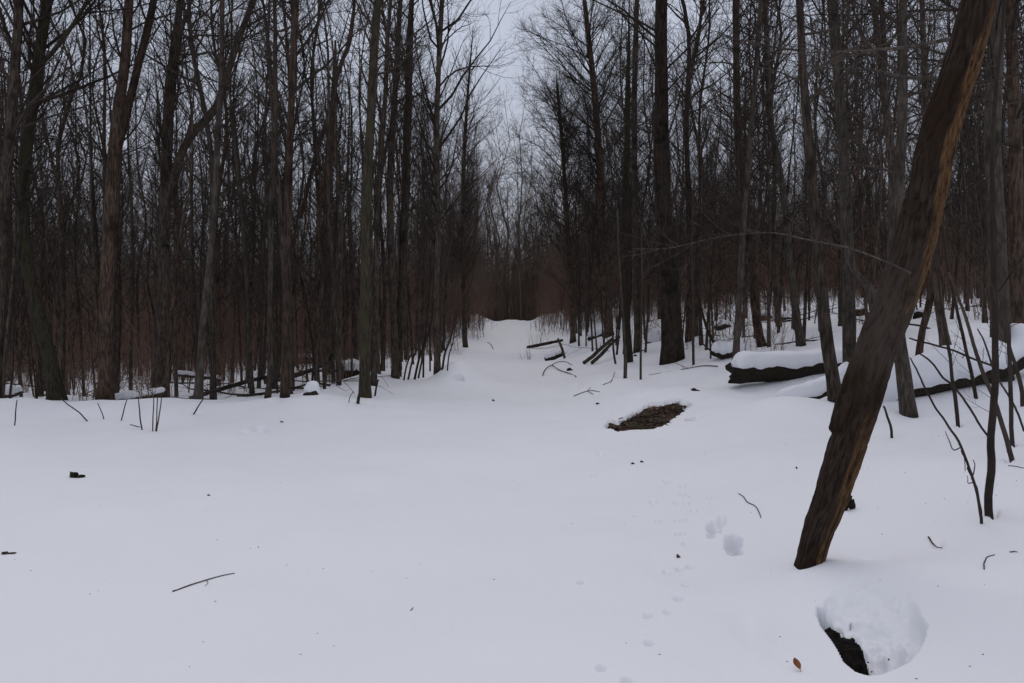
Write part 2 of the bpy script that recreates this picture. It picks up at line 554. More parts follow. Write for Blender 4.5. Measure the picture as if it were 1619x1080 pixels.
# ------------------------------------------------------------------ branches
def resample(pts, k, wob=0.0, g=None):
    """smooth curve through points, k samples by arc length"""
    pts = np.asarray(pts, float)
    if len(pts) == 2:
        q = pts[0] + (pts[1] - pts[0]) * np.linspace(0, 1, 40)[:, None]
    else:
        P = np.concatenate([[2 * pts[0] - pts[1]], pts, [2 * pts[-1] - pts[-2]]])
        q = []
        for i in range(1, len(P) - 2):
            t = np.linspace(0, 1, 14, endpoint=(i == len(P) - 3))[:, None]
            a, b, c, d = P[i - 1], P[i], P[i + 1], P[i + 2]
            q.append(0.5 * (2 * b + (c - a) * t + (2 * a - 5 * b + 4 * c - d) * t ** 2 + (3 * b - a - 3 * c + d) * t ** 3))
        q = np.concatenate(q)
    s = np.concatenate([[0], np.cumsum(np.linalg.norm(np.diff(q[:, :3], axis=0), axis=1))])
    u = np.linspace(0, s[-1], k)
    out = np.stack([np.interp(u, s, q[:, j]) for j in range(q.shape[1])], 1)
    if wob and g is not None:
        n = g.normal(0, wob, (k, 3))
        n = (n + np.roll(n, 1, 0) + np.roll(n, -1, 0)) / 3
        n[0] = 0
        out[:, :3] += n
    return out

def kids(P, R, idx, t, ang, length, up, K, g, r0=None, tip=0.003, jit=0.12, face=None):
    """one child branch for each (parent index, position): returns [M,K,3], [M,K]"""
    Kp = P.shape[1]
    f = t * (Kp - 1)
    i = np.minimum(f.astype(int), Kp - 2)
    wgt = (f - i)[:, None]
    start = P[idx, i] * (1 - wgt) + P[idx, i + 1] * wgt
    tang = unit(P[idx, i + 1] - P[idx, i])
    rad = R[idx, i] * (1 - wgt[:, 0]) + R[idx, i + 1] * wgt[:, 0]
    M = len(idx)
    v = g.normal(size=(M, 3))
    if face is not None:
        v = v * 0.8 + face
    v = unit(v - (v * tang).sum(-1, keepdims=True) * tang)
    d = tang * np.cos(ang)[:, None] + v * np.sin(ang)[:, None]
    step = (length / (K - 1))[:, None]
    out = np.empty((M, K, 3))
    out[:, 0] = start
    for k in range(1, K):
        out[:, k] = out[:, k - 1] + d * step
        d = unit(d + np.array([0, 0, 1.0]) * (up if np.isscalar(up) else up[:, None]) / K + g.normal(0, jit, (M, 3)))
    rr = np.minimum(rad * 0.62, r0 if r0 is not None else 1e9)
    tt = np.linspace(0, 1, K)[None]
    return out, rr[:, None] * (1 - tt) + np.minimum(tip, rr)[:, None] * tt

def grow_crown(trunks, g, n1, lo, l1, ang1, up1, n2, n3, l2=0.42, tw=1.0, shape='oval', heavy=0.0095):
    """branches and twigs on a list of (P [K,3], R [K]) stems"""
    geo = Geo()
    for P, R in trunks:
        P1, R1 = P[None], R[None]
        L = np.linalg.norm(P[-1] - P[0])
        m = max(4, int(n1 * L / 16.0))
        t = lo + (0.985 - lo) * (np.arange(m) + g.uniform(0, 1, m)) / m
        u = (t - lo) / (1 - lo)
        if shape == 'oval':
            ln = l1 * (0.55 + 0.75 * np.sin(np.clip(u, 0, 1) * math.pi * 0.9 + 0.35)) * g.uniform(0.5, 1.25, m) * (1 - 0.45 * u)
        else:                                                  # 'fan': full to the top
            ln = l1 * (0.55 + 0.5 * np.sin(u * math.pi)) * g.uniform(0.6, 1.2, m) * sstep(1.02, 0.8, u)
        a = np.radians(g.normal(ang1, 11, m))
        B, BR = kids(P1, R1, np.zeros(m, int), t, a, ln, up1, 7, g, r0=heavy * ln + 0.004, tip=0.0045 * tw)
        geo.tube(B, BR, 4)
        k2 = np.maximum(2, (n2 * ln / l1).astype(int))
        idx = np.repeat(np.arange(m), k2)
        M = len(idx)
        t2 = g.uniform(0.12, 0.98, M)
        ln2 = ln[idx] * l2 * g.uniform(0.45, 1.2, M) * (1.15 - 0.55 * t2)
        C, CR = kids(B, BR, idx, t2, np.radians(g.normal(40, 12, M)), ln2, up1 * 0.8, 5, g, r0=0.0085 * tw, tip=0.0036 * tw, jit=0.14)
        geo.tube(C, CR, 3)
        if n3:
            idx = np.repeat(np.arange(M), n3)
            M3 = len(idx)
            t3 = g.uniform(0.1, 1.0, M3)
            ln3 = ln2[idx] * g.uniform(0.3, 0.75, M3)
            D, DR = kids(C, CR, idx, t3, np.radians(g.normal(36, 12, M3)), ln3, up1 * 0.5, 3, g, r0=0.0048 * tw, tip=0.0027 * tw, jit=0.12)
            geo.tube(D, DR, 3)
    return geo

def trunk_mesh(geo_name, stems, mat, sides=12, g=None):
    geo = Geo()
    for P, R in stems:
        V, F4, F3 = tubes(P[None], R[None], sides, True)
        if g is not None:
            K = len(P)
            nn = g.normal(0, 1, (K, sides))
            nn = (nn + np.roll(nn, 1, 1) + np.roll(nn, 1, 0)) / 3
            c = np.repeat(P, sides, 0)
            V[:K * sides] = c + (V[:K * sides] - c) * (1 + 0.10 * nn.reshape(-1, 1))
        geo.add(V, F4, F3)
    return geo

def stem_profile(k, r0, r1, flare=0.35):
    t = np.linspace(0, 1, k)
    return r0 * (1 - t) ** 0.85 + r1 * t + r0 * flare * np.exp(-t * 40)

# ------------------------------------------------------------------ ground
def ground():
    rr = np.concatenate([np.geomspace(0.5, 2.6, 40)[:-1], np.geomspace(2.6, 5.6, 330)[:-1], np.geomspace(5.6, 24, 330)[:-1], np.geomspace(24, 130, 170)[:-1],
                         np.geomspace(130, 900, 24)])
    inner = np.linspace(-RAD(46), RAD(46), 900)
    outer = np.linspace(RAD(46), 2 * math.pi - RAD(46), 90)[1:-1]
    th = np.concatenate([inner, outer])
    X = rr[:, None] * np.sin(th)[None]
    Y = rr[:, None] * np.cos(th)[None]
    Z = height(X.ravel().copy(), Y.ravel().copy())
    V = np.stack([X.ravel(), Y.ravel(), Z], 1)
    nr, nt = len(rr), len(th)
    idx = np.arange(nr * nt).reshape(nr, nt)
    a, b = idx[:-1], idx[1:]
    F4 = np.stack([a, np.roll(b, 0, 1), np.roll(b, -1, 1), np.roll(a, -1, 1)], -1).reshape(-1, 4)
    V = np.concatenate([V, [[0, 0, gz(0, 0)]]])
    F3 = np.stack([np.full(nt, nr * nt), idx[0], np.roll(idx[0], -1)], -1)
    me = build_mesh("snow_ground", V, F4[:, ::-1], F3[:, ::-1], [M_SNOW])
    o = bpy.data.objects.new("snow_ground", me)
    COL.objects.link(o)
    o["kind"] = "structure"
    return o

ground()

# ------------------------------------------------------------------ trees one can tell apart
def tree_from_px(name, label, cat, pts, mat=M_BARK, top=17.0, group=None, limbs=(), crown=None, seed=0, depth=None, toward=0.0, part_name="trunk",
                 sides=12, sink=0.15, flare=0.35, crown_mat=M_TWIG, broken=False, wob=0.012, extra=None):
    """a tree whose stem follows photograph pixels (x, y, width), stood on the snow at its own distance"""
    g = np.random.default_rng(1000 + seed)
    base = at(pts[0][0], pts[0][1])
    if depth:
        b2 = on_plane(pts[0][0], pts[0][1], depth)
        base = np.array([b2[0], depth, gz(b2[0], depth)])
    Y = base[1]
    P, W = [], []
    for i, (px, py, wd) in enumerate(pts):
        q = on_plane(px, py, Y)
        q[1] += toward * max(0.0, q[2] - base[2])
        P.append(q)
        W.append(wd * Y / FPX / 2)
    P = np.array(P)
    if depth:
        P[0] = base
    P[0, 2] = min(P[0, 2], base[2])
    P[0, 2] -= sink
    if not broken and P[-1, 2] < base[2] + top:
        d = unit(P[-1] - P[-2])
        rest = base[2] + top - P[-1, 2]
        d1 = unit(d + np.array([0, 0, 0.8]))
        P = np.concatenate([P, [P[-1] + d * rest * 0.33, P[-1] + d * rest * 0.33 + d1 * rest * 0.3, P[-1] + d * rest * 0.33 + d1 * rest * 0.7]])
        W = W + [W[-1] * 0.72, W[-1] * 0.46, 0.012]
    elif not broken:
        W[-1] = 0.015
        W[-2] *= 0.7
    Q = resample(np.concatenate([P, np.array(W)[:, None]], 1), 34, wob, g)
    S, R = Q[:, :3], Q[:, 3].copy()
    R += R[0] * flare * np.exp(-np.linalg.norm(S - S[0], axis=1) / 0.28)
    root = empty(name, base, label, cat, group)
    stems = [(S, R)]
    part(part_name, trunk_mesh("trunk", stems, mat, sides, g).mesh("trunk", [mat], origin=base), root)
    for lp in limbs:
        LP, LW = [], []
        for (px, py, wd) in lp["pts"]:
            LP.append(on_plane(px, py, Y))
            LW.append(wd * Y / FPX / 2)
        LP = np.array(LP)
        LP[1:, 1] += np.linspace(0, lp.get("dy", 0.0), len(LP) - 1)
        if lp.get("ext", 4.0) > 0:
            d = unit(LP[-1] - LP[-2])
            e_ = lp.get("ext", 4.0)
            LP = np.concatenate([LP, [LP[-1] + d * e_ * 0.5 + [0, 0, e_ * 0.05], LP[-1] + d * e_ * 0.9 + [0, 0, e_ * 0.25]]])
            LW += [LW[-1] * 0.6, 0.012]
        LQ = resample(np.concatenate([LP, np.array(LW)[:, None]], 1), 24, wob, g)
        part("limb", trunk_mesh("limb", [(LQ[:, :3], LQ[:, 3])], mat, 10, g).mesh("limb", [mat], origin=base), root)
        stems.append((LQ[:, :3], LQ[:, 3]))
    if crown is not False:
        c = dict(n1=44, lo=0.26, l1=2.4, ang1=44, up1=0.55, n2=9, n3=4, tw=1.05)
        c.update(crown or {})
        if broken:
            stems = stems[1:] or stems
        geo = grow_crown(stems, g, **c)
        part("crown", geo.mesh("crown", [crown_mat], origin=base), root)
    return root, stems, base

T = "tree"
HERO = []
HERO.append(tree_from_px("bare_tree", "dark trunk leaving the frame at the far left edge beside a second leaning trunk", T,
    [(-12, 640, 22), (-4, 520, 19), (2, 400, 17), (8, 300, 16), (17, 200, 15), (26, 80, 14), (29, 0, 13)], top=17, depth=17.6, seed=1, crown=dict(l1=2.6, n1=60)))
HERO.append(tree_from_px("bare_tree", "curved tree at the left edge bowing left above its slanting foot", T,
    [(92, 622, 25), (78, 560, 21), (62, 500, 20), (48, 440, 19), (40, 380, 18), (37, 300, 17), (46, 200, 17), (60, 100, 16), (75, 0, 15)], M_MOSSY, top=17, depth=18.2, seed=2,
    crown=dict(l1=3.0, n1=60, lo=0.22), limbs=[dict(pts=[(54, 110, 8), (85, 82, 7), (112, 45, 6), (138, 0, 5)], ext=3)]))
HERO.append(tree_from_px("bare_tree", "thick straight grey brown trunk forking at half height, left of the curved limb tree", T,
    [(166, 634, 24), (168, 520, 22), (173, 400, 22), (180, 270, 21), (186, 190, 18), (197, 100, 15), (203, 0, 13)], M_BROWN, top=18, depth=18.8, seed=3,
    limbs=[dict(pts=[(186, 235, 14), (203, 170, 13), (217, 80, 12), (228, 0, 11)], dy=0.4)], crown=dict(l1=2.3)))
HERO.append(tree_from_px("bare_tree", "double trunk tree with one long limb curving out to the right and up", T,
    [(256, 612, 20), (258, 480, 18), (262, 320, 17), (265, 210, 15), (270, 110, 13), (286, 0, 10)], M_BARK, top=17, depth=20.5, seed=4,
    limbs=[dict(pts=[(263, 312, 13), (283, 252, 13), (310, 210, 12), (342, 185, 12), (360, 155, 11), (378, 105, 10), (402, 50, 9), (428, -8, 8)], dy=-0.8)], crown=dict(l1=2.2)))
HERO.append(tree_from_px("bare_tree", "slim pale stemmed tree slanting right from its dark foot at the clearing edge", T,
    [(312, 634, 14), (318, 560, 12), (324, 480, 10), (335, 380, 9), (343, 250, 9), (350, 120, 8), (352, 0, 7)], M_GREY, top=15, depth=17.4, seed=5, crown=dict(l1=1.8)))
HERO.append(tree_from_px("bare_tree", "straight reddish footed trunk next to a snow capped stump on the left", T,
    [(450, 628, 13), (452, 540, 12), (454, 420, 12), (456, 300, 12), (460, 180, 11), (467, 0, 10)], M_BROWN, top=17, seed=6))
HERO.append(tree_from_px("bare_tree", "tall mossy straight trunk standing alone at the left corner of the path", T,
    [(577, 628, 18), (576, 540, 16), (577, 430, 16), (579, 320, 15), (586, 190, 14), (590, 90, 13), (597, 0, 11)], M_MOSSY, top=19, seed=7, crown=dict(l1=2.0, lo=0.32)))
HERO.append(tree_from_px("bare_tree", "trunk with a broken spike top and one living limb splitting off to the right", T,
    [(514, 574, 15), (514, 470, 14), (517, 330, 13), (522, 240, 12), (528, 150, 10), (530, 64, 3)], M_BROWN, top=15, seed=8, broken=True,
    limbs=[dict(pts=[(527, 148, 8), (538, 105, 7), (551, 72, 7), (557, 35, 6), (562, -6, 5)], ext=5), dict(pts=[(475, 345, 6), (497, 255, 7), (517, 190, 7), (530, 140, 6)], ext=0)], crown=dict(l1=2.0, n1=90)))
HERO.append(tree_from_px("bare_tree", "dark trunk with a smooth slightly bent stem third from the path corner", T,
    [(625, 598, 11), (622, 500, 11), (618, 400, 11), (617, 300, 11), (622, 200, 10), (628, 100, 9), (633, 0, 7)], M_BARK, top=17, seed=9, crown=dict(l1=1.9)))
HERO.append(tree_from_px("bare_tree", "thick dark straight trunk rising behind a row of leaning thin stems by the path", T,
    [(626, 598, 13), (634, 480, 13), (640, 330, 13), (645, 180, 12), (648, 80, 10), (651, 0, 8)], M_BARK, top=18, seed=10, crown=dict(l1=2.2), depth=24.0))
HERO.append(tree_from_px("bare_tree", "slender trunk with many fine upswept branches reaching over the path from the left", T,
    [(692, 588, 10), (690, 480, 10), (692, 330, 9), (690, 200, 9), (694, 90, 8), (699, 0, 7)], M_BARK, top=16, seed=11, crown=dict(l1=2.9, n1=62, lo=0.2, ang1=38)))
HERO.append(tree_from_px("bare_tree", "last slender tree by the left path edge, its open crown leaning towards the sky gap", T,
    [(736, 549, 7), (733, 450, 7), (731, 330, 6), (735, 220, 6), (742, 120, 5), (748, 40, 4)], M_BARK, top=17, seed=12, crown=dict(l1=3.2, n1=84, lo=0.14, ang1=36, n2=12)))
HERO.append(tree_from_px("bare_tree", "short dark trunk beside the reddish footed trunk, splayed foot in snow", T,
    [(422, 640, 9), (428, 560, 8), (427, 450, 8), (430, 300, 8), (436, 150, 7), (434, 0, 6)], M_BARK, top=15, depth=17.4, seed=13, crown=dict(l1=1.7)))
HERO.append(tree_from_px("bare_tree", "thin dark trunk behind the mossy trunk at the path corner", T,
    [(590, 610, 10), (594, 500, 9), (596, 350, 8), (606, 200, 8), (612, 80, 7), (618, 0, 6)], M_BARK, top=16, seed=14, crown=dict(l1=1.8)))
# right of the path
HERO.append(tree_from_px("bare_tree", "biggest trunk of all, straight and black brown with a flared foot, right of the path", T,
    [(1063, 572, 33), (1062, 520, 34), (1058, 430, 31), (1049, 330, 26), (1046, 200, 23), (1045, 100, 20), (1046, 0, 18)], M_BLACK, top=22, seed=20, flare=0.25,
    crown=dict(l1=3.6, n1=40, lo=0.3, ang1=62, up1=0.2, n2=10), sides=18))
HERO.append(tree_from_px("bare_tree", "trunk with a bent slanting foot standing in front of the snow covered straight log", T,
    [(1323, 634, 19), (1314, 580, 19), (1305, 520, 18), (1300, 450, 17), (1291, 360, 15), (1280, 240, 13), (1270, 110, 12), (1263, 0, 11)], M_BARK, top=16, seed=21,
    crown=dict(l1=2.3, ang1=60, up1=0.2)))
HERO.append(tree_from_px("bare_tree", "grey straight trunk just left of the big leaning broken trunk", T,
    [(1345, 520, 20), (1342, 440, 19), (1338, 340, 18), (1335, 250, 17), (1329, 160, 16), (1321, 80, 15), (1315, 0, 15)], M_GREY, top=18, seed=22, depth=15.0, crown=dict(l1=2.4, ang1=60, up1=0.2)))
HERO.append(tree_from_px("bare_tree", "dark trunk topped by a narrow fork, left of the big leaning broken trunk", T,
    [(1405, 520, 15), (1410, 400, 14), (1412, 300, 13), (1405, 210, 12), (1397, 130, 11), (1386, 40, 9), (1382, 0, 9)], M_BARK, top=16, seed=23, depth=16.0,
    limbs=[dict(pts=[(1399, 150, 8), (1398, 80, 8), (1394, 0, 8)])], crown=dict(l1=2.4, ang1=58)))
HERO.append(tree_from_px("bare_tree", "slim brown trunk curving left as it rises behind the straight log", T,
    [(1268, 546, 13), (1258, 490, 12), (1248, 410, 11), (1242, 330, 11), (1233, 270, 10), (1221, 200, 9), (1214, 110, 8), (1210, 0, 7)], M_GREY, top=15, seed=24, crown=dict(l1=2.1, ang1=60, up1=0.2)))
HERO.append(tree_from_px("bare_tree", "trunk with a kinked slanting foot right behind the cut end of the straight log", T,
    [(1207, 548, 13), (1197, 510, 14), (1190, 440, 13), (1180, 350, 13), (1169, 250, 12), (1165, 150, 11), (1163, 0, 9)], M_BROWN, top=16, seed=25, crown=dict(l1=2.5, ang1=58, up1=0.25, n1=56)))
HERO.append(tree_from_px("bare_tree", "bushy crowned tree on the right path edge, its dense twigs arching over the sky gap", T,
    [(963, 532, 14), (957, 450, 13), (951, 340, 12), (948, 250, 11), (940, 150, 10), (931, 60, 8), (924, 0, 7)], M_BROWN, top=20, seed=26,
    crown=dict(l1=5.9, n1=90, lo=0.16, ang1=47, up1=0.3, n2=30, n3=6, l2=0.28, tw=1.35, shape='fan', heavy=0.007)))
HERO.append(tree_from_px("bare_tree", "slim bushy tree farther along the right path edge, twigs hanging over the path", T,
    [(906, 541, 9), (903, 450, 8), (896, 340, 7), (890, 240, 6), (882, 150, 5)], M_BROWN, top=17, seed=35, crown=dict(l1=4.6, n1=80, lo=0.14, ang1=46, up1=0.3, n2=26, n3=6, l2=0.28, tw=1.4, shape='fan', heavy=0.007)))
HERO.append(tree_from_px("bare_tree", "straight dark trunk between the bushy crowned tree and the biggest trunk", T,
    [(1008, 556, 12), (1006, 450, 11), (1004, 330, 10), (1003, 180, 9), (1005, 60, 8), (1006, 0, 7)], M_BARK, top=17, seed=27, crown=dict(l1=2.4, ang1=55)))
HERO.append(tree_from_px("bare_tree", "mossy crooked trunk in a clump of thin stems left of the biggest trunk", T,
    [(996, 572, 9), (992, 530, 11), (988, 470, 10), (985, 380, 9), (990, 250, 8), (993, 120, 7)], M_MOSSY, top=13, seed=28, crown=dict(l1=2.0, ang1=55)))
HERO.append(tree_from_px("bare_tree", "wide pale grey trunk close behind the big leaning broken trunk at the right edge", T,
    [(1582, 600, 30), (1580, 500, 27), (1575, 380, 25), (1570, 250, 24), (1571, 130, 23), (1577, 0, 21)], M_GREY, top=17, seed=29, depth=12.5, crown=dict(l1=2.4, ang1=60, up1=0.2)))
HERO.append(tree_from_px("bare_tree", "rough brown trunk cut by the right edge of the view", T,
    [(1612, 520, 24), (1608, 430, 22), (1606, 330, 20), (1604, 200, 18), (1600, 60, 16)], M_BROWN, top=16, seed=30, depth=13.5, crown=dict(l1=2.3, ang1=60, up1=0.2)))
HERO.append(tree_from_px("bare_tree", "smooth pale grey trunk standing in front of the curved snowy log, foot in snow", T,
    [(1440, 657, 25), (1431, 610, 23), (1423, 560, 21), (1417, 500, 19), (1412, 430, 18), (1418, 330, 16), (1425, 200, 14), (1428, 60, 12)], M_GREY, top=13, seed=31, flare=0.1, crown=dict(l1=2.2, ang1=60, up1=0.2)))
HERO.append(tree_from_px("bare_tree", "grey tree slanting up to the left from behind the leaning broken trunk", T,
    [(1400, 520, 16), (1378, 468, 14), (1352, 432, 12), (1340, 400, 11), (1335, 350, 10), (1331, 280, 8), (1326, 160, 6)], M_GREY, top=10, seed=32, depth=14.0, crown=dict(l1=2.0, ang1=60, up1=0.2)))
HERO.append(tree_from_px("bare_tree", "dark slanting trunk behind the curved snowy log, right of the leaning broken trunk", T,
    [(1497, 548, 15), (1487, 500, 14), (1478, 440, 13), (1470, 360, 12), (1466, 250, 11)], M_BARK, top=14, seed=33, crown=dict(l1=2.0, ang1=60, up1=0.2)))
HERO.append(tree_from_px("bare_tree", "crooked short trunk leaning right behind the curved snowy log", T,
    [(1452, 566, 10), (1460, 520, 10), (1470, 480, 11), (1479, 430, 10), (1490, 330, 9)], M_BROWN, top=12, seed=34, crown=dict(l1=2.0, ang1=60, up1=0.2)))

# ------------------------------------------------------------------ the leaning broken trunk in front
def leaning_snag():
    base = at(1280, 889)
    g = np.random.default_rng(77)
    rows = [(1280, 892, 48, 0.0), (1294, 840, 52, 0.0), (1311, 798, 54, 0.02), (1329, 742, 58, 0.04), (1357, 655, 60, 0.08), (1386, 560, 61, 0.14), (1423, 460, 66, 0.22),
            (1452, 365, 64, 0.30), (1490, 200, 62, 0.46), (1523, 100, 58, 0.58), (1549, 0, 56, 0.70), (1562, -60, 56, 0.78), (1578, -140, 52, 0.88)]
    P, W = [], []
    for px, py, wd, near in rows:
        Y = base[1] - near * 0.75
        P.append(on_plane(px, py, Y))
        W.append(0.94 * wd * Y / FPX / 2)
    d = unit(P[0] - P[1])
    P = [P[0] + d * 0.25] + P
    W = [W[0]] + W
    K, S = 300, 84
    Q = resample(np.concatenate([np.array(P), np.array(W)[:, None]], 1), K)
    C, R = Q[:, :3], Q[:, 3]
    V, F4, F3 = tubes(C[None], R[None], S, True)
    T_ = unit(np.gradient(C, axis=0))
    k = np.repeat(np.arange(K), S)
    rad = V[:K * S] - C[k]
    un = unit(rad)
    right = un[:, 0]                                          # +1 on the side facing right
    th = np.arctan2(un[:, 1], un[:, 0])
    s = np.linspace(0, 1, K)[k]
    base_px = s
    crack = fbm(th * 2.6, s * 9, 51, 4)
    # relief: long furrows, a thicker plate of bark above the notch on the left, worn wood on the right
    furrow = fbm(th * 2.4, s * 7, 5, 4) * 0.13 + fbm(th * 7, s * 26, 15, 3) * 0.08 + fbm(th * 14, s * 60, 25, 2) * 0.05 - 0.12 * (1 - sstep(0.0, 0.07, np.abs(crack)))
    notch = sstep(0.268, 0.274, s + 0.022 * vnoise(th * 7, s * 8, 8)) * sstep(0.50, 0.28, s)
    plate = 0.26 * notch * sstep(-0.05, -0.5, right)
    wear = sstep(-0.45, 0.60, right + 1.05 * fbm(th * 2.0, s * 9, 33, 4) + 0.5 * fbm(th * 7, s * 16, 35, 3)) * (0.45 + 0.55 * sstep(0.3, 0.52, s) * sstep(0.93, 0.75, s) + 0.55 * sstep(0.37, 0.2, s))
    sc = 1 + furrow + plate - 0.10 * wear
    V[:K * S] = C[k] + rad * sc[:, None]
    bare = np.concatenate([wear * (0.42 + 0.65 * sstep(0.42, 0.55, s) + 0.4 * sstep(0.36, 0.28, s)), [0, 0]])
    bco = np.concatenate([np.column_stack([0.13 * np.cos(th), 0.13 * np.sin(th), s * 3.4]), [[0, 0, 0], [0, 0, 3.4]]])
    worn = np.concatenate([0.85 * sstep(0.34, 0.40, s + 0.05 * vnoise(th * 3, s * 9, 4)) * sstep(0.60, 0.46, s), [0, 0]])
    root = empty("leaning_snag", base, "big dead trunk leaning right in the foreground, bark peeled to orange wood", "dead tree")
    part("trunk", build_mesh("trunk", V - base, F4, F3, [M_SNAG], True, {"bare": bare, "worn": worn, "bark_co": bco}), root)
    # dead side branch that reaches left
    def side(pxs, yy, r0, name="dead_branch"):
        P_ = np.array([on_plane(px, py, y_) for (px, py), y_ in zip(pxs, yy)])
        Q_ = resample(P_, 22, 0.004, g)
        R_ = np.linspace(r0, 0.0022, 22)
        geo = Geo()
        geo.tube(Q_, R_, 7, True)
        m = 22
        B, BR = kids(Q_[None], R_[None], np.zeros(m, int), g.uniform(0.25, 0.97, m), np.radians(g.normal(42, 14, m)), g.uniform(0.12, 0.5, m), 0.0, 5, g, r0=0.003, tip=0.0012, jit=0.1)
        geo.tube(B, BR, 4)
        m2 = np.repeat(np.arange(m), 2)
        D, DR = kids(B, BR, m2, g.uniform(0.3, 0.95, len(m2)), np.radians(g.normal(40, 12, len(m2))), g.uniform(0.06, 0.2, len(m2)), 0.0, 4, g, r0=0.0016, tip=0.001)
        geo.tube(D, DR, 3)
        part(name, geo.mesh(name, [M_GREY], origin=base), root)
    y1 = base[1]
    side([(1440, 432), (1400, 413), (1345, 392), (1280, 378), (1215, 368), (1130, 376), (1060, 392), (1000, 394)], [y1 - .34, y1 - .3, y1 - .1, y1 + .1, y1 + .4, y1 + .8, y1 + 1.1, y1 + 1.4], 0.006)
    side([(1500, 62), (1440, 74), (1370, 80), (1300, 82), (1220, 88)], [y1 - .66, y1 - .5, y1 - .1, y1 + .4, y1 + .9], 0.011)
    side([(1478, 124), (1430, 122), (1370, 110), (1300, 108), (1225, 90)], [y1 - .6, y1 - .4, y1 + .2, y1 + .8, y1 + 1.5], 0.012)
    return base
SNAG = leaning_snag()

# ------------------------------------------------------------------ saplings and thin stems in front, one by one
def stem_px(name, label, cat, pts, y=None, mat=M_TWIG, twigs=0, tl=0.3, group=None, seed=0, rough=0.004, near=0.0, sides=7, forks=(), partname="stem", up=0.2, sink=0.12):
    """thin stem along pixels (x, y, width) at the distance of its foot (or y); the first point is the foot"""
    g = np.random.default_rng(5000 + seed)
    base = at(pts[0][0], pts[0][1])
    Y = y or base[1]
    if y:
        b2 = on_plane(pts[0][0], pts[0][1], y)
        base = np.array([b2[0], y, min(b2[2], gz(b2[0], y))])
    P = np.array([on_plane(p[0], p[1], Y - near * i / max(1, len(pts) - 1)) for i, p in enumerate(pts)])
    W = np.array([p[2] * Y / FPX / 2 for p in pts])
    P[0, 2] -= sink
    Q = resample(np.concatenate([P, W[:, None]], 1), max(10, 4 * len(pts)), rough, g)
    root = empty(name, base, label, cat, group)
    geo = Geo()
    geo.tube(Q[:, :3], Q[:, 3], sides, True)
    part(partname, geo.mesh(partname, [mat], origin=base), root)
    stems = [(Q[:, :3], Q[:, 3])]
    for fk in forks:
        FP = np.array([on_plane(p[0], p[1], Y) for p in fk])
        FW = np.array([p[2] * Y / FPX / 2 for p in fk])
        FQ = resample(np.concatenate([FP, FW[:, None]], 1), 12, rough, g)
        fg = Geo()
        fg.tube(FQ[:, :3], FQ[:, 3], 5, True)
        part("side_shoot", fg.mesh("side_shoot", [mat], origin=base), root)
        stems.append((FQ[:, :3], FQ[:, 3]))
    if twigs:
        for S_, R_ in stems:
            tg = Geo()
            m = twigs
            B, BR = kids(S_[None], R_[None], np.zeros(m, int), g.uniform(0.25, 0.98, m), np.radians(g.normal(42, 12, m)), tl * g.uniform(0.4, 1.3, m), up, 5, g, r0=0.5 * S_[0][1] / FPX, tip=0.0012)
            tg.tube(B, BR, 4)
            m2 = np.repeat(np.arange(m), 3)
            D, DR = kids(B, BR, m2, g.uniform(0.2, 0.95, len(m2)), np.radians(g.normal(40, 12, len(m2))), tl * 0.4 * g.uniform(0.4, 1.2, len(m2)), up, 4, g, r0=0.003, tip=0.001)
            tg.tube(D, DR, 3)
            part("twigs", tg.mesh("twigs", [mat], origin=base), root)
    return root

S_ = "sapling"
stem_px("sapling", "nearest sapling at the right edge, its foot curved in a melt ring", S_,
        [(1565, 814, 13), (1562, 780, 12), (1568, 735, 12), (1566, 690, 11), (1572, 640, 11), (1574, 570, 10), (1573, 480, 9), (1571, 400, 8), (1568, 300, 7), (1572, 180, 6), (1585, 40, 5), (1590, -60, 3)],
        twigs=16, tl=0.5, seed=1, mat=M_TWIG,
        forks=[[(1572, 165, 3.4), (1545, 145, 3), (1500, 160, 2.8), (1450, 182, 2.6), (1405, 198, 2.3), (1370, 222, 2), (1330, 265, 1.6), (1295, 290, 1.2)],
               [(1573, 470, 4), (1600, 430, 3), (1622, 400, 2)]])
stem_px("twiggy_shoot", "thin twiggy shoot leaning left from beside the nearest sapling's foot", "shoot",
        [(1556, 827, 5), (1545, 780, 4.5), (1530, 735, 4), (1517, 700, 4), (1500, 675, 3.6), (1480, 645, 3.2), (1463, 615, 3), (1450, 585, 2.6), (1440, 565, 2)], seed=2, twigs=0,
        forks=[[(1552, 812, 3), (1545, 775, 2.6), (1540, 760, 2), (1528, 740, 1.6)], [(1536, 758, 2.4), (1540, 745, 2), (1541, 735, 1.6), (1538, 728, 1.2)], [(1520, 712, 2.2), (1525, 725, 1.6), (1527, 745, 1.2)],
               [(1516, 703, 2.4), (1520, 708, 2), (1507, 712, 2), (1500, 695, 1.5), (1495, 682, 1)], [(1538, 762, 2), (1531, 765, 1.4), (1529, 752, 1)]])
stem_px("sapling", "straight thin sapling with its foot in snow below the middle of the curved log", S_,
        [(1516, 673, 6), (1512, 640, 6), (1506, 605, 5.5), (1504, 580, 5), (1501, 555, 5), (1494, 520, 4.5), (1487, 470, 4), (1480, 400, 3.5), (1470, 300, 3)], seed=3, twigs=6, tl=0.6)
stem_px("sapling", "thin stem slanting up left in front of the curved log, right of the straight sapling", S_,
        [(1545, 629, 6), (1536, 590, 5.5), (1528, 555, 5), (1520, 520, 5), (1513, 490, 4.5), (1500, 430, 4), (1490, 360, 3)], seed=4, twigs=6, tl=0.6)
stem_px("sapling", "long slanting stem crossing behind the nearest sapling, foot in a snow pocket", S_,
        [(1604, 726, 8), (1592, 695, 7.5), (1580, 660, 7), (1572, 632, 6.5), (1560, 605, 6), (1549, 575, 6), (1540, 545, 5.5), (1528, 505, 5), (1518, 480, 4.5), (1500, 430, 4)], seed=5, twigs=8, tl=0.5)
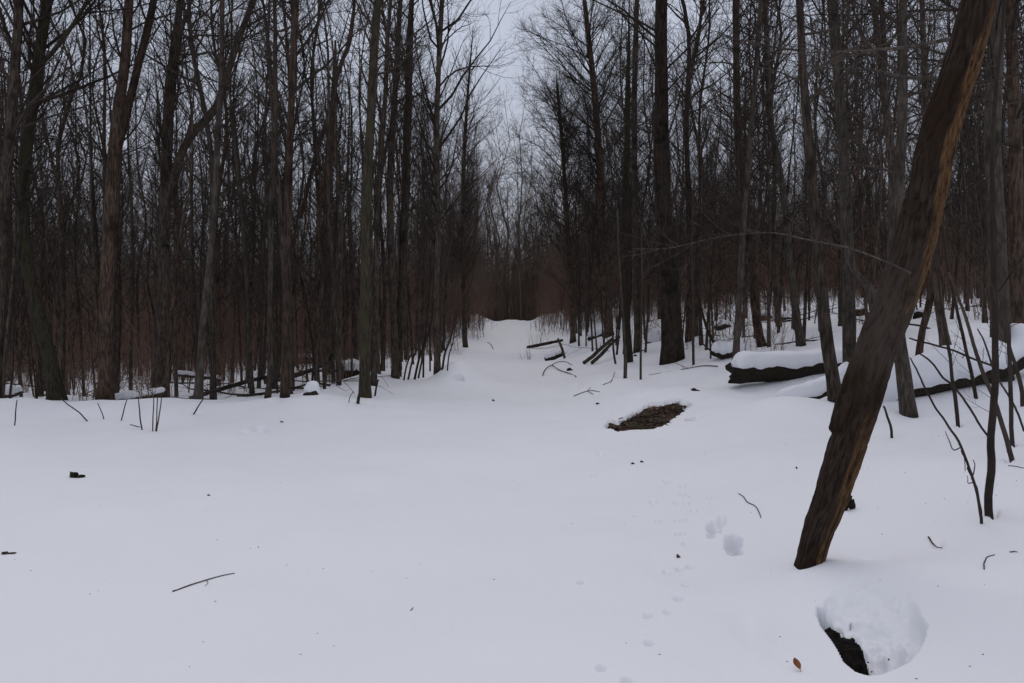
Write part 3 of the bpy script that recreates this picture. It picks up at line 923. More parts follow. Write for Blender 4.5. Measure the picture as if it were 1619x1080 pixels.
stem_px("sapling", "upright dark stem right of the nearest sapling by the frame edge", S_,
        [(1601, 704, 7), (1599, 670, 6.5), (1598, 620, 6.5), (1597, 570, 6), (1594, 520, 6), (1588, 470, 5), (1580, 400, 4)], seed=6, twigs=5, tl=0.5)
stem_px("sapling", "bluish dark stem cut by the right frame edge", S_,
        [(1619, 642, 7), (1614, 610, 6.5), (1606, 580, 6), (1598, 555, 5), (1590, 520, 5), (1580, 460, 4)], seed=7, twigs=4, tl=0.5)
stem_px("bent_shoot", "arching shoot bending from the curved log down to the nearest sapling", "shoot",
        [(1561, 688, 3.6), (1548, 670, 3.6), (1530, 640, 3.6), (1515, 620, 3.4), (1503, 606, 3.6), (1490, 596, 3.4), (1478, 580, 3.2), (1468, 568, 3), (1455, 560, 2.4)], seed=8, y=at(1516, 673)[1] * 0.9, sink=0.0)
stem_px("bent_shoot", "arching shoot right of the nearest sapling drooping to the frame edge", "shoot",
        [(1619, 682, 3.4), (1612, 660, 3.4), (1602, 637, 3.4), (1590, 618, 3.2), (1580, 602, 3), (1566, 570, 3), (1556, 540, 2.6), (1545, 520, 2)], seed=9, y=at(1601, 704)[1], sink=0.0)
stem_px("bent_shoot", "long thin shoot arching left to right across the snow of the curved log", "shoot",
        [(1570, 579, 3.4), (1540, 568, 3.4), (1510, 555, 3.2), (1480, 546, 3), (1455, 540, 3), (1438, 535, 2.4)], seed=10, y=at(1545, 629)[1] * .96, sink=0.0)
stem_px("short_stick", "short dark stick standing in the snow right of the leaning broken trunk", "stick",
        [(1413, 692, 4.5), (1408, 675, 4), (1402, 655, 3.6), (1397, 642, 3)], seed=11)
stem_px("sapling", "thin single stem standing on bare snow right of the biggest trunk", S_,
        [(1097, 577, 4.5), (1096, 545, 4.2), (1097, 505, 4), (1096, 460, 3.6), (1094, 380, 3), (1098, 280, 2.4)], seed=12, twigs=8, tl=0.9)
stem_px("sapling", "straight black rod like stem left of the biggest trunk", S_,
        [(1013, 600, 4), (1013, 570, 3.6), (1014, 520, 3.2), (1015, 450, 3), (1014, 350, 2.4)], seed=13, twigs=8, tl=0.9)
stem_px("sapling", "grey forked foot stem in front of the mossy crooked trunk", S_,
        [(988, 598, 6), (989, 570, 6), (987, 540, 5), (985, 500, 4.5), (980, 430, 4), (976, 330, 3)], seed=14, twigs=8, tl=0.9, mat=M_GREY)
stem_px("sapling", "thin bowed stem slanting right, left of the grey forked foot stem", S_,
        [(974, 575, 3.6), (970, 555, 3.4), (969, 530, 3), (966, 480, 2.6), (960, 400, 2)], seed=15, twigs=5, tl=0.8)
stem_px("bent_shoot", "arched dark stem curving down into the snow in front of the low mound log", "shoot",
        [(1152, 558, 5), (1140, 552, 5), (1128, 540, 5), (1118, 520, 4.6), (1112, 500, 4.2), (1104, 470, 3.8), (1098, 440, 3.2), (1090, 400, 2.4)], seed=16, twigs=5, tl=0.6)
stem_px("bent_shoot", "thin dark curved stem sagging left of the low mound log", "shoot",
        [(1150, 562, 3.4), (1135, 560, 3.2), (1122, 553, 3), (1110, 543, 2.2)], seed=17, sink=0.02)
# dry stalks in the clearing
for i, (lab, pts) in enumerate([
    ("single dry stalk standing upright at the far left of the snow bank", [(23, 673, 2.0), (25, 650, 1.8), (27, 632, 1.5)]),
    ("long dry stalk leaning far to the left on the snow bank", [(141, 666, 2.2), (125, 652, 2), (108, 640, 1.8), (95, 629, 1.4)]),
    ("short dry stalk leaning left below the thick forked trunk", [(165, 663, 1.6), (160, 650, 1.5), (154, 637, 1.2)]),
    ("dry stalk leaning right below the snowy fallen pole", [(191, 665, 1.8), (196, 648, 1.8), (201, 631, 1.4)]),
    ("bent dry stalk with a small swelling half way up", [(225, 680, 2.2), (222, 663, 2.2), (220, 642, 1.8), (219, 628, 1.4)]),
    ("left stalk of the three dry stalks standing together", [(241, 682, 2), (242, 655, 1.8), (243, 628, 1.4)]),
    ("middle stalk of the three dry stalks standing together", [(246, 682, 2), (248, 655, 1.8), (249, 622, 1.4)]),
    ("right stalk of the three dry stalks, leaning right", [(247, 682, 2.2), (251, 660, 2), (257, 620, 1.4)]),
    ("thin stalk leaning right near the slim pale stemmed tree", [(304, 655, 2.6), (312, 645, 2.2), (322, 630, 1.8)]),
    ("curved grass thin stalk left of the mossy trunk at the path corner", [(551, 637, 1.4), (553, 628, 1.3), (559, 618, 1.1)]),
    ("thin stalk rising from the bank left of the path, bowed over", [(780, 552, 1.4), (776, 545, 1.2), (770, 541, 1.0)])]):
    stem_px("dry_stalk", lab, "stalk", pts, seed=40 + i, mat=M_GREY if i in (9, 10) else M_TWIG, rough=0.003, sides=5, sink=0.04)
stem_px("leaning_stake", "short thick dark stick leaning right against the mossy trunk's foot", "stick",
        [(564, 638, 6), (568, 625, 5), (572, 614, 4), (574, 603, 3)], seed=60)
stem_px("leaning_stake", "short thin stick leaning right of the mossy trunk's foot", "stick",
        [(591, 626, 3.4), (595, 612, 3), (598, 600, 2.4)], seed=61)
for i, (a, b, c, d, wd) in enumerate([(654, 600, 676, 530, 4), (644, 600, 664, 540, 3.4), (660, 598, 694, 470, 3.4), (669, 597, 676, 500, 3.4), (637, 601, 655, 548, 3), (698, 585, 712, 535, 4), (680, 587, 684, 480, 3), (707, 586, 716, 540, 2.4)]):
    stem_px("path_edge_stem", "one of the thin dark stems leaning right in a row at the left path edge", S_,
            [(a, b, wd), ((a + c) / 2 - 2, (b + d) / 2, wd * .9), (c, d, wd * .8), (c + (c - a) * .8, d - (b - d) * 1.0, wd * .5)], seed=70 + i, twigs=5, tl=0.8, group="thin stems leaning at the left path edge")

# ------------------------------------------------------------------ logs, poles and stumps with snow on them
def snow_cap(P, R, s, g, width=0.98, K=46, ends=True):
    """snow lying along a log: P [n,3], R [n]"""
    Q = resample(np.concatenate([P, R[:, None]], 1), K)
    C, r = Q[:, :3], Q[:, 3]
    Tn = unit(np.gradient(C, axis=0))
    side = unit(np.cross(Tn, np.array([0, 0, 1.0])))
    upv = np.cross(side, Tn)
    m = 17
    a = np.linspace(-0.02, 1.02, m) * math.pi
    t = np.linspace(0, 1, K)
    sh = s * (1 + 0.75 * fbm(t * 3.5, t * 0 + 3, int(s * 999), 3))
    if ends:
        e_ = np.sqrt(np.clip(1 - ((np.abs(t - 0.5) - 0.42) / 0.08).clip(0, 1) ** 2, 0.0, 1))
        sh = sh * e_
    prof_x = np.cos(a)
    prof_y = np.sign(np.sin(a)) * np.abs(np.sin(a)) ** 0.62
    nn = fbm(np.repeat(t * 14, m).reshape(K, m), np.tile(a * 2, (K, 1)), 71, 3)
    X = prof_x[None] * (r * width * 0.9 + 0.14 * sh)[:, None] * (1 + 0.10 * nn)
    Z = (r * 0.52)[:, None] + prof_y[None] * (r * 0.40 + sh)[:, None] * (1 + 0.10 * nn) + (0.30 * r * fbm(t * 22, t * 0 + 7, 33, 3))[:, None] * (1 - prof_y[None])
    V = C[:, None] + X[..., None] * side[:, None] + Z[..., None] * upv[:, None]
    idx = np.arange(K * m).reshape(K, m)
    F4 = np.stack([idx[:-1], np.roll(idx[:-1], -1, 1), np.roll(idx[1:], -1, 1), idx[1:]], -1).reshape(-1, 4)
    V = V.reshape(-1, 3)
    c0, c1 = len(V), len(V) + 1
    V = np.concatenate([V, [V[idx[0]].mean(0), V[idx[-1]].mean(0)]])
    F3 = np.concatenate([np.stack([np.roll(idx[0], -1), idx[0], np.full(m, c0)], -1), np.stack([idx[-1], np.roll(idx[-1], -1), np.full(m, c1)], -1)])
    return V, F4, F3

def log_px(name, label, cat, pts, Y, snow, seed, stubs=0, sub=None, group=None, mat=M_LOG, rough=0.1):
    """fallen log along pixels (x, y, diameter px) at distances Y (one number or one per point)"""
    g = np.random.default_rng(9000 + seed)
    Ys = [Y] * len(pts) if np.isscalar(Y) else Y
    P = np.array([on_plane(p[0], p[1], y_) for p, y_ in zip(pts, Ys)])
    R = np.array([p[2] * y_ / FPX / 2 for p, y_ in zip(pts, Ys)])
    Q = resample(np.concatenate([P, R[:, None]], 1), 44, 0.006, g)
    base = Q[0, :3].copy()
    V, F4, F3 = tubes(Q[None, :, :3], Q[None, :, 3], 18, True)
    k = np.repeat(np.arange(44), 18)
    C = Q[k, :3]
    a = np.tile(np.arange(18) / 18 * 6.283, 44)
    n = fbm(np.cos(a) * 1.3 + k * 0.16, np.sin(a) * 1.3 + k * 0.05, seed, 4)
    V[:44 * 18] = C + (V[:44 * 18] - C) * (1 + rough * 2 * n)[:, None]
    ax = unit(Q[1, :3] - Q[0, :3])
    V[:18] += ax * (g.uniform(-0.5, 0.5, 18) * Q[0, 3])[:, None]
    V[43 * 18:44 * 18] += ax * (g.uniform(-0.4, 0.4, 18) * Q[-1, 3])[:, None]
    root = empty(name, base, label, cat, group)
    part("log_wood", build_mesh("log_wood", V - base, F4, F3, [mat]), root)
    if snow > 0:
        i0, i1 = sub or (0, 44)
        SV, SF4, SF3 = snow_cap(Q[i0:i1, :3], Q[i0:i1, 3], snow, g)
        part("snow_cap", build_mesh("snow_cap", SV - base, SF4[:, ::-1], SF3[:, ::-1], [M_SNOW]), root)
    if stubs:
        B, BR = kids(Q[None, :, :3], Q[None, :, 3], np.zeros(stubs, int), g.uniform(0.1, 0.95, stubs), np.radians(g.normal(65, 12, stubs)), g.uniform(0.15, 0.7, stubs), 0.0, 6, g, r0=0.018, tip=0.004,
                     face=np.array([0, -0.6, 0.2]))
        gg = Geo()
        gg.tube(B, BR, 6, True)
        part("branch_stub", gg.mesh("branch_stub", [mat], origin=base), root)
    return root

LOGY = at(1175, 612)[1]
log_px("snowy_log", "straight thick log with a sawn off left end and a deep even snow cap", "log",
       [(1160, 588, 36), (1200, 587, 34), (1250, 584, 33), (1310, 578, 31), (1370, 576, 26), (1420, 570, 24)], [LOGY, LOGY + .1, LOGY + .2, LOGY + .4, LOGY + .6, LOGY + .8], 0.18, 1, stubs=3)
log_px("snowy_log", "low half buried log under the straight log, curving up to the right", "log",
       [(1226, 634, 14), (1255, 634, 17), (1285, 626, 19), (1315, 610, 19), (1345, 590, 18), (1370, 575, 15)], [LOGY - 1.9, LOGY - 1.9, LOGY - 1.8, LOGY - 1.6, LOGY - 1.2, LOGY - .9], 0.16, 2)
LB = at(1480, 620)[1]
log_px("snowy_log", "long dark log curving up to the right edge with a tall snow ridge on it", "log",
       [(1370, 652, 26), (1400, 634, 27), (1440, 616, 33), (1485, 604, 34), (1530, 594, 35), (1570, 584, 37), (1600, 570, 38), (1635, 540, 44)], [LB - .1, LB, LB, LB, LB + .1, LB + .1, LB + .2, LB + .3], 0.33, 3, stubs=4)
yl = at(1150, 566)[1]
log_px("snowy_log", "short log under a rounded snow mound, between the biggest trunk and the sawn log", "log",
       [(1124, 556, 10), (1140, 560, 14), (1158, 558, 15), (1176, 553, 12)], yl, 0.28, 4)
for i, (lab, pts, dy, sn) in enumerate([
    ("thick snow covered pole lying just behind the rim, right of the forked trunk", [(176, 634, 9), (195, 632, 11), (218, 629, 11), (240, 625, 10), (262, 619, 8)], 0.3, 0.11),
    ("fallen branch rising right to left behind the slim pale stemmed tree", [(300, 630, 7), (340, 618, 7), (380, 606, 6), (420, 597, 6), (460, 592, 6)], 0.5, 0.0),
    ("long fallen branch bending up steeply beside the broken spike tree", [(418, 604, 8), (450, 598, 7), (485, 588, 7), (510, 578, 6), (522, 566, 5.5), (532, 548, 5), (548, 505, 4), (565, 470, 3)], 1.0, 0.0),
    ("thin pole resting level behind the slim pale stemmed tree", [(275, 592, 6), (300, 594, 7), (330, 597, 6), (350, 600, 4)], 2.0, 0.05),
    ("thin straight branch lying level left of the dark snow hollow", [(440, 600, 4), (480, 588, 4), (520, 586, 3.6), (545, 588, 3)], 0.0, 0.0),
    ("dark pole with snow lying at the far left edge of the wood", [(-10, 628, 12), (15, 624, 11), (35, 618, 8)], 1.0, 0.14)]):
    y_ = (19.3, 18.6, 20.5, 22.5, 20.0, 19.0)[i]
    log_px("fallen_pole", lab, "fallen branch", pts, [y_ + dy * k / 4 for k in range(len(pts))], sn, 20 + i, stubs=4 if sn == 0 else 2, mat=M_BARK)
for i, (lab, pts, sn) in enumerate([
    ("dark stick lying level at the right path edge, far along the path", [(833, 549, 4), (850, 546, 5), (870, 542, 5), (890, 538, 4)], 0.0),
    ("short dark log end poking from a snow lump at the right path edge", [(862, 568, 7), (874, 565, 9), (888, 559, 9)], 0.12),
    ("left of two crossed fallen sticks by the bushy crowned tree", [(923, 574, 6), (935, 565, 6), (950, 551, 6), (968, 536, 5)], 0.0),
    ("right of two crossed fallen sticks by the bushy crowned tree", [(935, 574, 6), (948, 563, 6), (962, 548, 5), (980, 532, 4)], 0.0),
    ("small fallen stick sloping steeply right of the level dark stick", [(893, 566, 4), (888, 550, 4), (882, 535, 3)], 0.0),
    ("rotten snow topped log lying uphill behind the crossed sticks", [(930, 535, 10), (945, 532, 14), (962, 527, 13)], 0.22),
    ("dark log lump with snow left of the biggest trunk", [(1020, 541, 8), (1035, 541, 11), (1052, 538, 12)], 0.40)]):
    y_ = at(pts[0][0], pts[0][1] + pts[0][2] * 0.4)[1]
    log_px("fallen_pole", lab, "fallen branch", pts, y_, sn, 40 + i, mat=M_BARK, stubs=2 if sn == 0 else 0)

def lump(c, size, g, seed, nu=22, nv=14, amp=0.3, flat=1.0):
    u = np.linspace(0, 2 * math.pi, nu, endpoint=False)
    v = np.linspace(0.08, math.pi - 0.08, nv)
    U, Vv = np.meshgrid(u, v)
    d = np.stack([np.sin(Vv) * np.cos(U), np.sin(Vv) * np.sin(U), np.cos(Vv)], -1)
    n = fbm(d[..., 0] * 1.6 + 9 + seed, d[..., 1] * 1.6 + d[..., 2] * 2.1, seed, 4)
    p = d * (1 + amp * 2 * n)[..., None] * np.asarray(size)
    V = p.reshape(-1, 3) + c
    idx = np.arange(nu * nv).reshape(nv, nu)
    F4 = np.stack([idx[:-1], idx[1:], np.roll(idx[1:], -1, 1), np.roll(idx[:-1], -1, 1)], -1).reshape(-1, 4)
    V = np.concatenate([V, [c + np.array([0, 0, size[2]]), c - np.array([0, 0, size[2]])]])
    k = nu * nv
    F3 = np.concatenate([np.stack([np.roll(idx[0], 0), np.roll(idx[0], -1), np.full(nu, k)], -1), np.stack([np.roll(idx[-1], -1), idx[-1], np.full(nu, k + 1)], -1)])
    return V, F4, F3

def stump(label, px, py, wpx, hpx, snow, seed, name="snowy_stump", mat=M_LOG, yoff=0.0):
    """dark stump with a cushion of snow; (px, py) is the middle of its foot"""
    g = np.random.default_rng(seed)
    b = at(px, py)
    s = b[1] / FPX
    wx, hz = wpx * s, hpx * s
    root = empty(name, b, label, "stump")
    gg = Geo()
    gg.add(*lump(np.array([0, wx * 0.35, hz * 0.15]), (wx * 0.5, wx * 0.42, hz * 0.75), g, seed, amp=0.25))
    part("stump_wood", gg.mesh("stump_wood", [mat]), root)
    gs = Geo()
    gs.add(*lump(np.array([wx * 0.05, wx * 0.50, hz * 0.62]), (wx * 0.53, wx * 0.52, snow * s * 0.62), g, seed + 5, 28, 18, amp=0.12))
    part("snow_cap", gs.mesh("snow_cap", [M_SNOW]), root)
stump("small dark stump under a tilted snow cushion, right of the reddish footed trunk", 489, 625, 24, 10, 26, 3)
stump("wide black stump hollow under deep snow left of the mossy trunk", 551, 597, 40, 22, 24, 4)
stump("root lump with snow patches behind the reddish footed trunk", 472, 576, 34, 18, 10, 6)
stump("dark snow topped stump far up the slope behind the sawn log", 1213, 506, 22, 12, 10, 8)
stump("snow pillowed stump beyond the slim curving trunk on the slope", 1248, 508, 26, 8, 20, 9)
stump("dark upturned root lump beside the slanting grey tree on the slope", 1357, 500, 34, 18, 6, 10)
stump("low stump under snow behind the thin stem on the right slope", 1145, 520, 26, 10, 12, 11)
stump("snow topped stump right of the leaning broken trunk on the slope", 1462, 500, 30, 14, 8, 12)

# ------------------------------------------------------------------ bare patches, the hole, bits on the snow
def patch(name, label, P, seed, n, depth, leafy=True):
    g = np.random.default_rng(seed)
    x0, x1, y0, y1 = P[:, 0].min() - .12, P[:, 0].max() + .12, P[:, 1].min() - .2, P[:, 1].max() + .2
    nx, ny = 60, 110
    X, Y = np.meshgrid(np.linspace(x0, x1, nx), np.linspace(y0, y1, ny))
    sd = poly_sd(X.ravel(), Y.ravel(), P).reshape(X.shape)
    Z = h0(X.ravel(), Y.ravel()).reshape(X.shape) - depth + 0.05 * fbm(X / .16, Y / .3, seed, 4) - 0.25 * sstep(0.0, 0.12, sd)
    idx = np.arange(nx * ny).reshape(ny, nx)
    F4 = np.stack([idx[:-1, :-1], idx[:-1, 1:], idx[1:, 1:], idx[1:, :-1]], -1).reshape(-1, 4)
    geo = Geo()
    geo.add(np.stack([X, Y, Z], -1).reshape(-1, 3), F4)
    o = single(name, geo.mesh(name, [M_LITTER if leafy else M_SOIL_SHADE]), (0, 0, 0), None, None, kind="stuff")
    return o, g

def leaves_on(P, n, g, lift, size=(0.03, 0.07)):
    """curled dead leaves scattered over a patch"""
    pts = []
    while len(pts) < n:
        q = np.stack([g.uniform(P[:, 0].min(), P[:, 0].max(), 400), g.uniform(P[:, 1].min(), P[:, 1].max(), 400)], 1)
        q = q[poly_sd(q[:, 0], q[:, 1], P) < 0.02]
        pts += list(q)
    pts = np.array(pts[:n])
    z = h0(pts[:, 0], pts[:, 1]) + lift + g.uniform(-0.02, 0.03, n)
    return leaf_cards(np.column_stack([pts, z]), g, size, tilt=0.5)

def leaf_cards(C, g, size, tilt=1.5):
    n = len(C)
    L = g.uniform(size[0], size[1], n)[:, None]
    a = unit(np.column_stack([g.normal(size=(n, 2)), g.normal(0, tilt * 0.5, n)]))
    b = unit(np.cross(a, unit(g.normal(0, tilt * 0.6, (n, 3)) + np.array([0, 0, 1.0]))))
    nrm = np.cross(a, b)
    k = [C - a * L, C - a * L * 0.2 + b * L * 0.5 + nrm * L * 0.2, C + a * L * 0.5 + b * L * 0.42 + nrm * L * 0.22, C + a * L * 1.1 + nrm * L * 0.25,
         C + a * L * 0.5 - b * L * 0.42 + nrm * L * 0.22, C - a * L * 0.2 - b * L * 0.5 + nrm * L * 0.2, C + a * L * 0.2]
    V = np.stack(k, 1).reshape(-1, 3)
    o = (np.arange(n) * 7)[:, None]
    F3 = np.concatenate([np.stack([o[:, 0] + i, o[:, 0] + (i + 1) % 6, o[:, 0] + 6], -1) for i in range(6)])
    return V, None, F3

o, g = patch("bare_ground", "bare", PATCH, 5, 0, 0.075)
o["label"] = "large bare patch of dark soil and leaf litter melted out of the snow"
gl = Geo()
gl.add(*leaves_on(PATCH, 900, g, -0.07, (0.012, 0.038)))
o2 = single("leaf_litter", gl.mesh("leaf_litter", [M_LITTER, M_LEAF], smooth=False), (0, 0, 0), "wet brown leaves lying in the large bare patch", None, kind="stuff")
gl = Geo()
gl.add(*leaves_on(PATCH, 130, g, -0.055, (0.02, 0.045)))
single("leaf_litter", gl.mesh("leaf_litter", [M_LEAF], smooth=False), (0, 0, 0), "paler dry leaves scattered over the large bare patch", None, kind="stuff")
gl = Geo()
for q in range(16):
    j = g.integers(0, len(PATCH))
    c = PATCH.mean(0) + (PATCH[j] - PATCH.mean(0)) * g.uniform(0.1, 0.95)
    a_, L_ = g.uniform(0, 6.28), g.uniform(0.1, 0.4)
    pp = np.array([[c[0] + math.cos(a_) * L_ * t_, c[1] + math.sin(a_) * L_ * t_, 0] for t_ in (0, .5, 1)])
    pp[:, 2] = h0(pp[:, 0], pp[:, 1]) - 0.05 + g.uniform(0, .06, 3)
    gl.tube(resample(pp, 7), np.linspace(.008, .003, 7), 5, True)
single("twig_litter", gl.mesh("twig_litter", [M_GREY]), (0, 0, 0), "small dead twigs strewn over the large bare patch", None, kind="stuff")
gm = Geo()
for q in range(9):
    j = g.integers(0, len(PATCH))
    c = PATCH[j] * g.uniform(0.05, 0.55) + PATCH.mean(0) * 0.0 + PATCH.mean(0) * 1.0 - PATCH.mean(0) * 0 - PATCH[j] * 0
    c = PATCH.mean(0) + (PATCH[j] - PATCH.mean(0)) * g.uniform(0.1, 0.7)
    s = g.uniform(0.04, 0.11)
    gm.add(*lump(np.array([c[0], c[1], gz(*c) - 0.09]), (s, s * 1.6, s * 0.4), g, q, 12, 8))
single("moss", gm.mesh("moss", [M_MOSS]), (0, 0, 0), "low green moss cushions in the large bare patch", None, kind="stuff")
o, g = patch("bare_ground", "bare", PATCH2, 6, 0, 0.06, False)
o["label"] = "small dark wet hollow in the snow right of the large bare patch"

def hole_soil_shade():
    """dark earth inside the snow hole"""
    x0, x1 = HOLE_F[:, 0].min() - .05, HOLE_F[:, 0].max() + .12
    y0, y1 = HOLE_F[:, 1].min() - .06, HOLE_C[1] + 0.55
    nx, ny = 70, 90
    X, Y = np.meshgrid(np.linspace(x0, x1, nx), np.linspace(y0, y1, ny))
    u, sx = hole_uv(X, Y)
    yd = 4.32 - 0.55 * np.clip(sx - 0.10, 0, 0.5) - 0.40 * sstep(0.30, 0.62, sx)
    D = 0.42 - 0.33 * sstep(3.50, 4.02, Y) + 0.35 * sstep(-0.03, 0.06, Y - yd) + 0.30 * sstep(0.56, 0.66, sx) + 0.3 * sstep(0.0, -0.04, u) + 0.3 * sstep(0.03, -0.02, sx) + 0.04 * fbm(X / .05, Y / .05, 90, 4)
    Z = h0(X.ravel(), Y.ravel()).reshape(X.shape) - D
    idx = np.arange(nx * ny).reshape(ny, nx)
    F4 = np.stack([idx[:-1, :-1], idx[:-1, 1:], idx[1:, 1:], idx[1:, :-1]], -1).reshape(-1, 4)
    me = build_mesh("hole_soil_shade", np.stack([X, Y, Z], -1).reshape(-1, 3), F4, None, [M_SOIL_SHADE])
    o = bpy.data.objects.new("soil", me)
    COL.objects.link(o)
    tag(o, "black wet earth at the bottom of the broken snow hole", None, kind="stuff")
hole_soil_shade()
def hole_clods():
    g = np.random.default_rng(12)
    gg = Geo()
    for px, py in [(1384, 1036), (1381, 1047), (1400, 1038), (1404, 1040), (1412, 1038), (1413, 1030), (1424, 1024), (1420, 1026), (1432, 1029), (1422, 1010), (1396, 1030), (1440, 1040), (1390, 1010)]:
        p = at(px, py)
        s = g.uniform(0.003, 0.007)
        z = float(height(np.array([p[0]]), np.array([p[1] + .12]))[0])
        gg.add(*lump(np.array([p[0], p[1] + .12, z + 0.002]), (s * 1.6, s, s), g, int(px) % 50, 10, 7, 0.4))
    single("soil_crumbs", gg.mesh("soil_crumbs", [M_SOIL_SHADE]), (0, 0, 0), "dark earth crumbs on the caved snow of the hole", None, kind="stuff")
hole_clods()

def chip(label, px, py, wpx, hpx, seed, mat=M_LOG, name="bark_chip", cat="bark chip", shape=0):
    g = np.random.default_rng(seed)
    b = at(px, py)
    s = b[1] / FPX
    gg = Geo()
    W, H = wpx * s, hpx * s
    gg.add(*lump(np.array([-W * 0.2, 0, H * 0.40]), (W * 0.32, W * 0.22, H * 0.5), g, seed, 14, 9, 0.45))
    gg.add(*lump(np.array([W * 0.22, 0.01, H * 0.15]), (W * 0.30, W * 0.18, H * 0.28), g, seed + 3, 12, 8, 0.45))
    if shape:
        gg.tube(resample([[-W * .15, 0, H * .2], [-W * .3, 0, H * .7], [-W * .42, 0, H * 1.05]], 6), [W * .14, W * .13, W * .10, W * .08, W * .05, W * .02], 7, True)
        gg.tube(resample([[W * .2, 0, H * .1], [W * .34, 0, H * .3], [W * .36, 0, H * .55]], 5), [W * .07, W * .06, W * .05, W * .04, W * .02], 6, True)
    single(name, gg.mesh(name, [mat]), b, label, cat)
chip("dark curled bark chip with a raised end on the left snow", 121, 755, 24, 9, 31, shape=1)
chip("flat mossy bark chip at the left frame edge", 12, 876, 20, 5, 32, M_MOSSY)
chip("dark bark fragment on the snow above the bare patch", 1100, 618, 13, 4, 33)
chip("small dark bark bit left of the bare patch", 946, 639, 8, 2.5, 34)
chip("dark stub poking from the snow right of the curved twig tangle", 901, 586, 10, 5, 35)
chip("dark bark bit in front of the log stubs at the biggest trunk", 1005, 563, 6, 3, 36)
chip("dark pebble like seed on the snow, right of a pair of crumbs", 1015, 731, 6, 3.5, 37, name="crumb", cat="crumb")
chip("smaller dark crumb left of the seed on the snow", 1001, 734, 6, 3, 38, name="crumb", cat="crumb")
chip("small brown pyramid crumb on the animal track", 1073, 882, 7, 6, 39, M_BROWN, name="crumb", cat="crumb")
chip("dark crumb on the path snow near the left mound", 780, 634, 4, 3, 41, name="crumb", cat="crumb")
chip("dark crumb on the path snow left of the mound crumb", 446, 668, 5, 3, 42, name="crumb", cat="crumb")
chip("tiny dark crumb on the empty snow right of the left bark chip", 330, 784, 4, 3, 43, name="crumb", cat="crumb")
chip("dark crumb left of the leaning broken trunk", 1260, 741, 4, 3, 44, name="crumb", cat="crumb")
chip("dark clod with rough edges touching the leaning broken trunk on its right", 1344, 806, 18, 34, 45, M_LOG, "rotten_clod", "bark chip")

def stick(label, pts, mat=M_TWIG, seed=0, forks=(), name="fallen_twig", cat="twig", lift=0.003):
    """twig lying on the snow, along pixels (x, y, width)"""
    g = np.random.default_rng(seed + 300)
    gg = Geo()
    base = at(*pts[0][:2])
    for f in [pts, *forks]:
        P = np.array([at(p[0], p[1]) for p in f])
        R = np.array([0.78 * p[2] * q[1] / FPX / 2 for p, q in zip(f, P)])
        lifts = np.array([p[3] if len(p) > 3 else lift for p in f])
        P[:, 2] += R * 0.5 + lifts
        Q = resample(np.concatenate([P, R[:, None]], 1), 16, 0.0015, g)
        gg.tube(Q[:, :3], Q[:, 3], 6, True)
    single(name, gg.mesh(name, [mat], origin=base), base, label, cat)
stick("straight thin black stick lying alone on the empty foreground snow", [(273, 936, 3), (305, 925, 2.6), (340, 914, 2.2), (371, 907, 1.6)], seed=1, forks=[[(325, 918, 1.2), (329, 922, 1), (324, 927, .8)]])
stick("small bent forked twig on the snow right of the footprints", [(1168, 781, 1.6), (1176, 787, 1.8), (1182, 795, 2), (1193, 800, 1.8), (1199, 808, 1.8), (1203, 819, 1.6)], seed=2)
stick("short hooked twig low at the right frame edge", [(1556, 901, 2.4), (1556, 890, 2.2), (1562, 881, 2), (1573, 878, 1.6)], seed=3)
stick("half buried curved stick in the snow groove at lower right", [(1468, 850, 3.2), (1473, 858, 3), (1481, 866, 2.4), (1490, 868, 1.6)], seed=4)
stick("thin forked twig lying on the snow above the bare patch", [(907, 627, 1.8), (922, 621, 1.8), (935, 618, 1.6), (948, 620, 1.2)], seed=5, forks=[[(928, 619, 1.4), (934, 613, 1.1)], [(930, 619, 1.4), (938, 624, 1.0)]])
stick("arched twig tangle on the snow by the right path edge", [(858, 595, 1.8), (862, 586, 1.8), (872, 579, 1.8), (885, 587, 1.8), (900, 592, 1.8), (911, 597, 1.6)], seed=6,
      forks=[[(872, 579, 1.6), (880, 574, 1.5), (893, 573, 1.3), (905, 578, 1.1)]], lift=0.03)
stick("pale thin twig rising beside the forked twig on the snow", [(953, 609, 1.4), (962, 606, 1.4), (968, 600, 1.2), (972, 588, 1.0)], mat=M_GREY, seed=7)
stick("short twig lying flat beneath the bent dry stalk", [(206, 672, 1.8), (214, 674, 1.8), (222, 676, 1.4)], seed=8)
stick("thin twig lying beside the snow pocket at the right edge", [(1594, 737, 1.6), (1605, 738, 1.6), (1619, 741, 1.4)], seed=9)
stick("small dark twig end poking out near the right frame edge", [(1597, 874, 2.4), (1603, 873, 2), (1609, 874, 1.2)], seed=10)
stick("tiny dark twig bit on the empty middle snow", [(649, 966, 1.6), (652, 963, 1.4), (653, 961, 1)], seed=11)

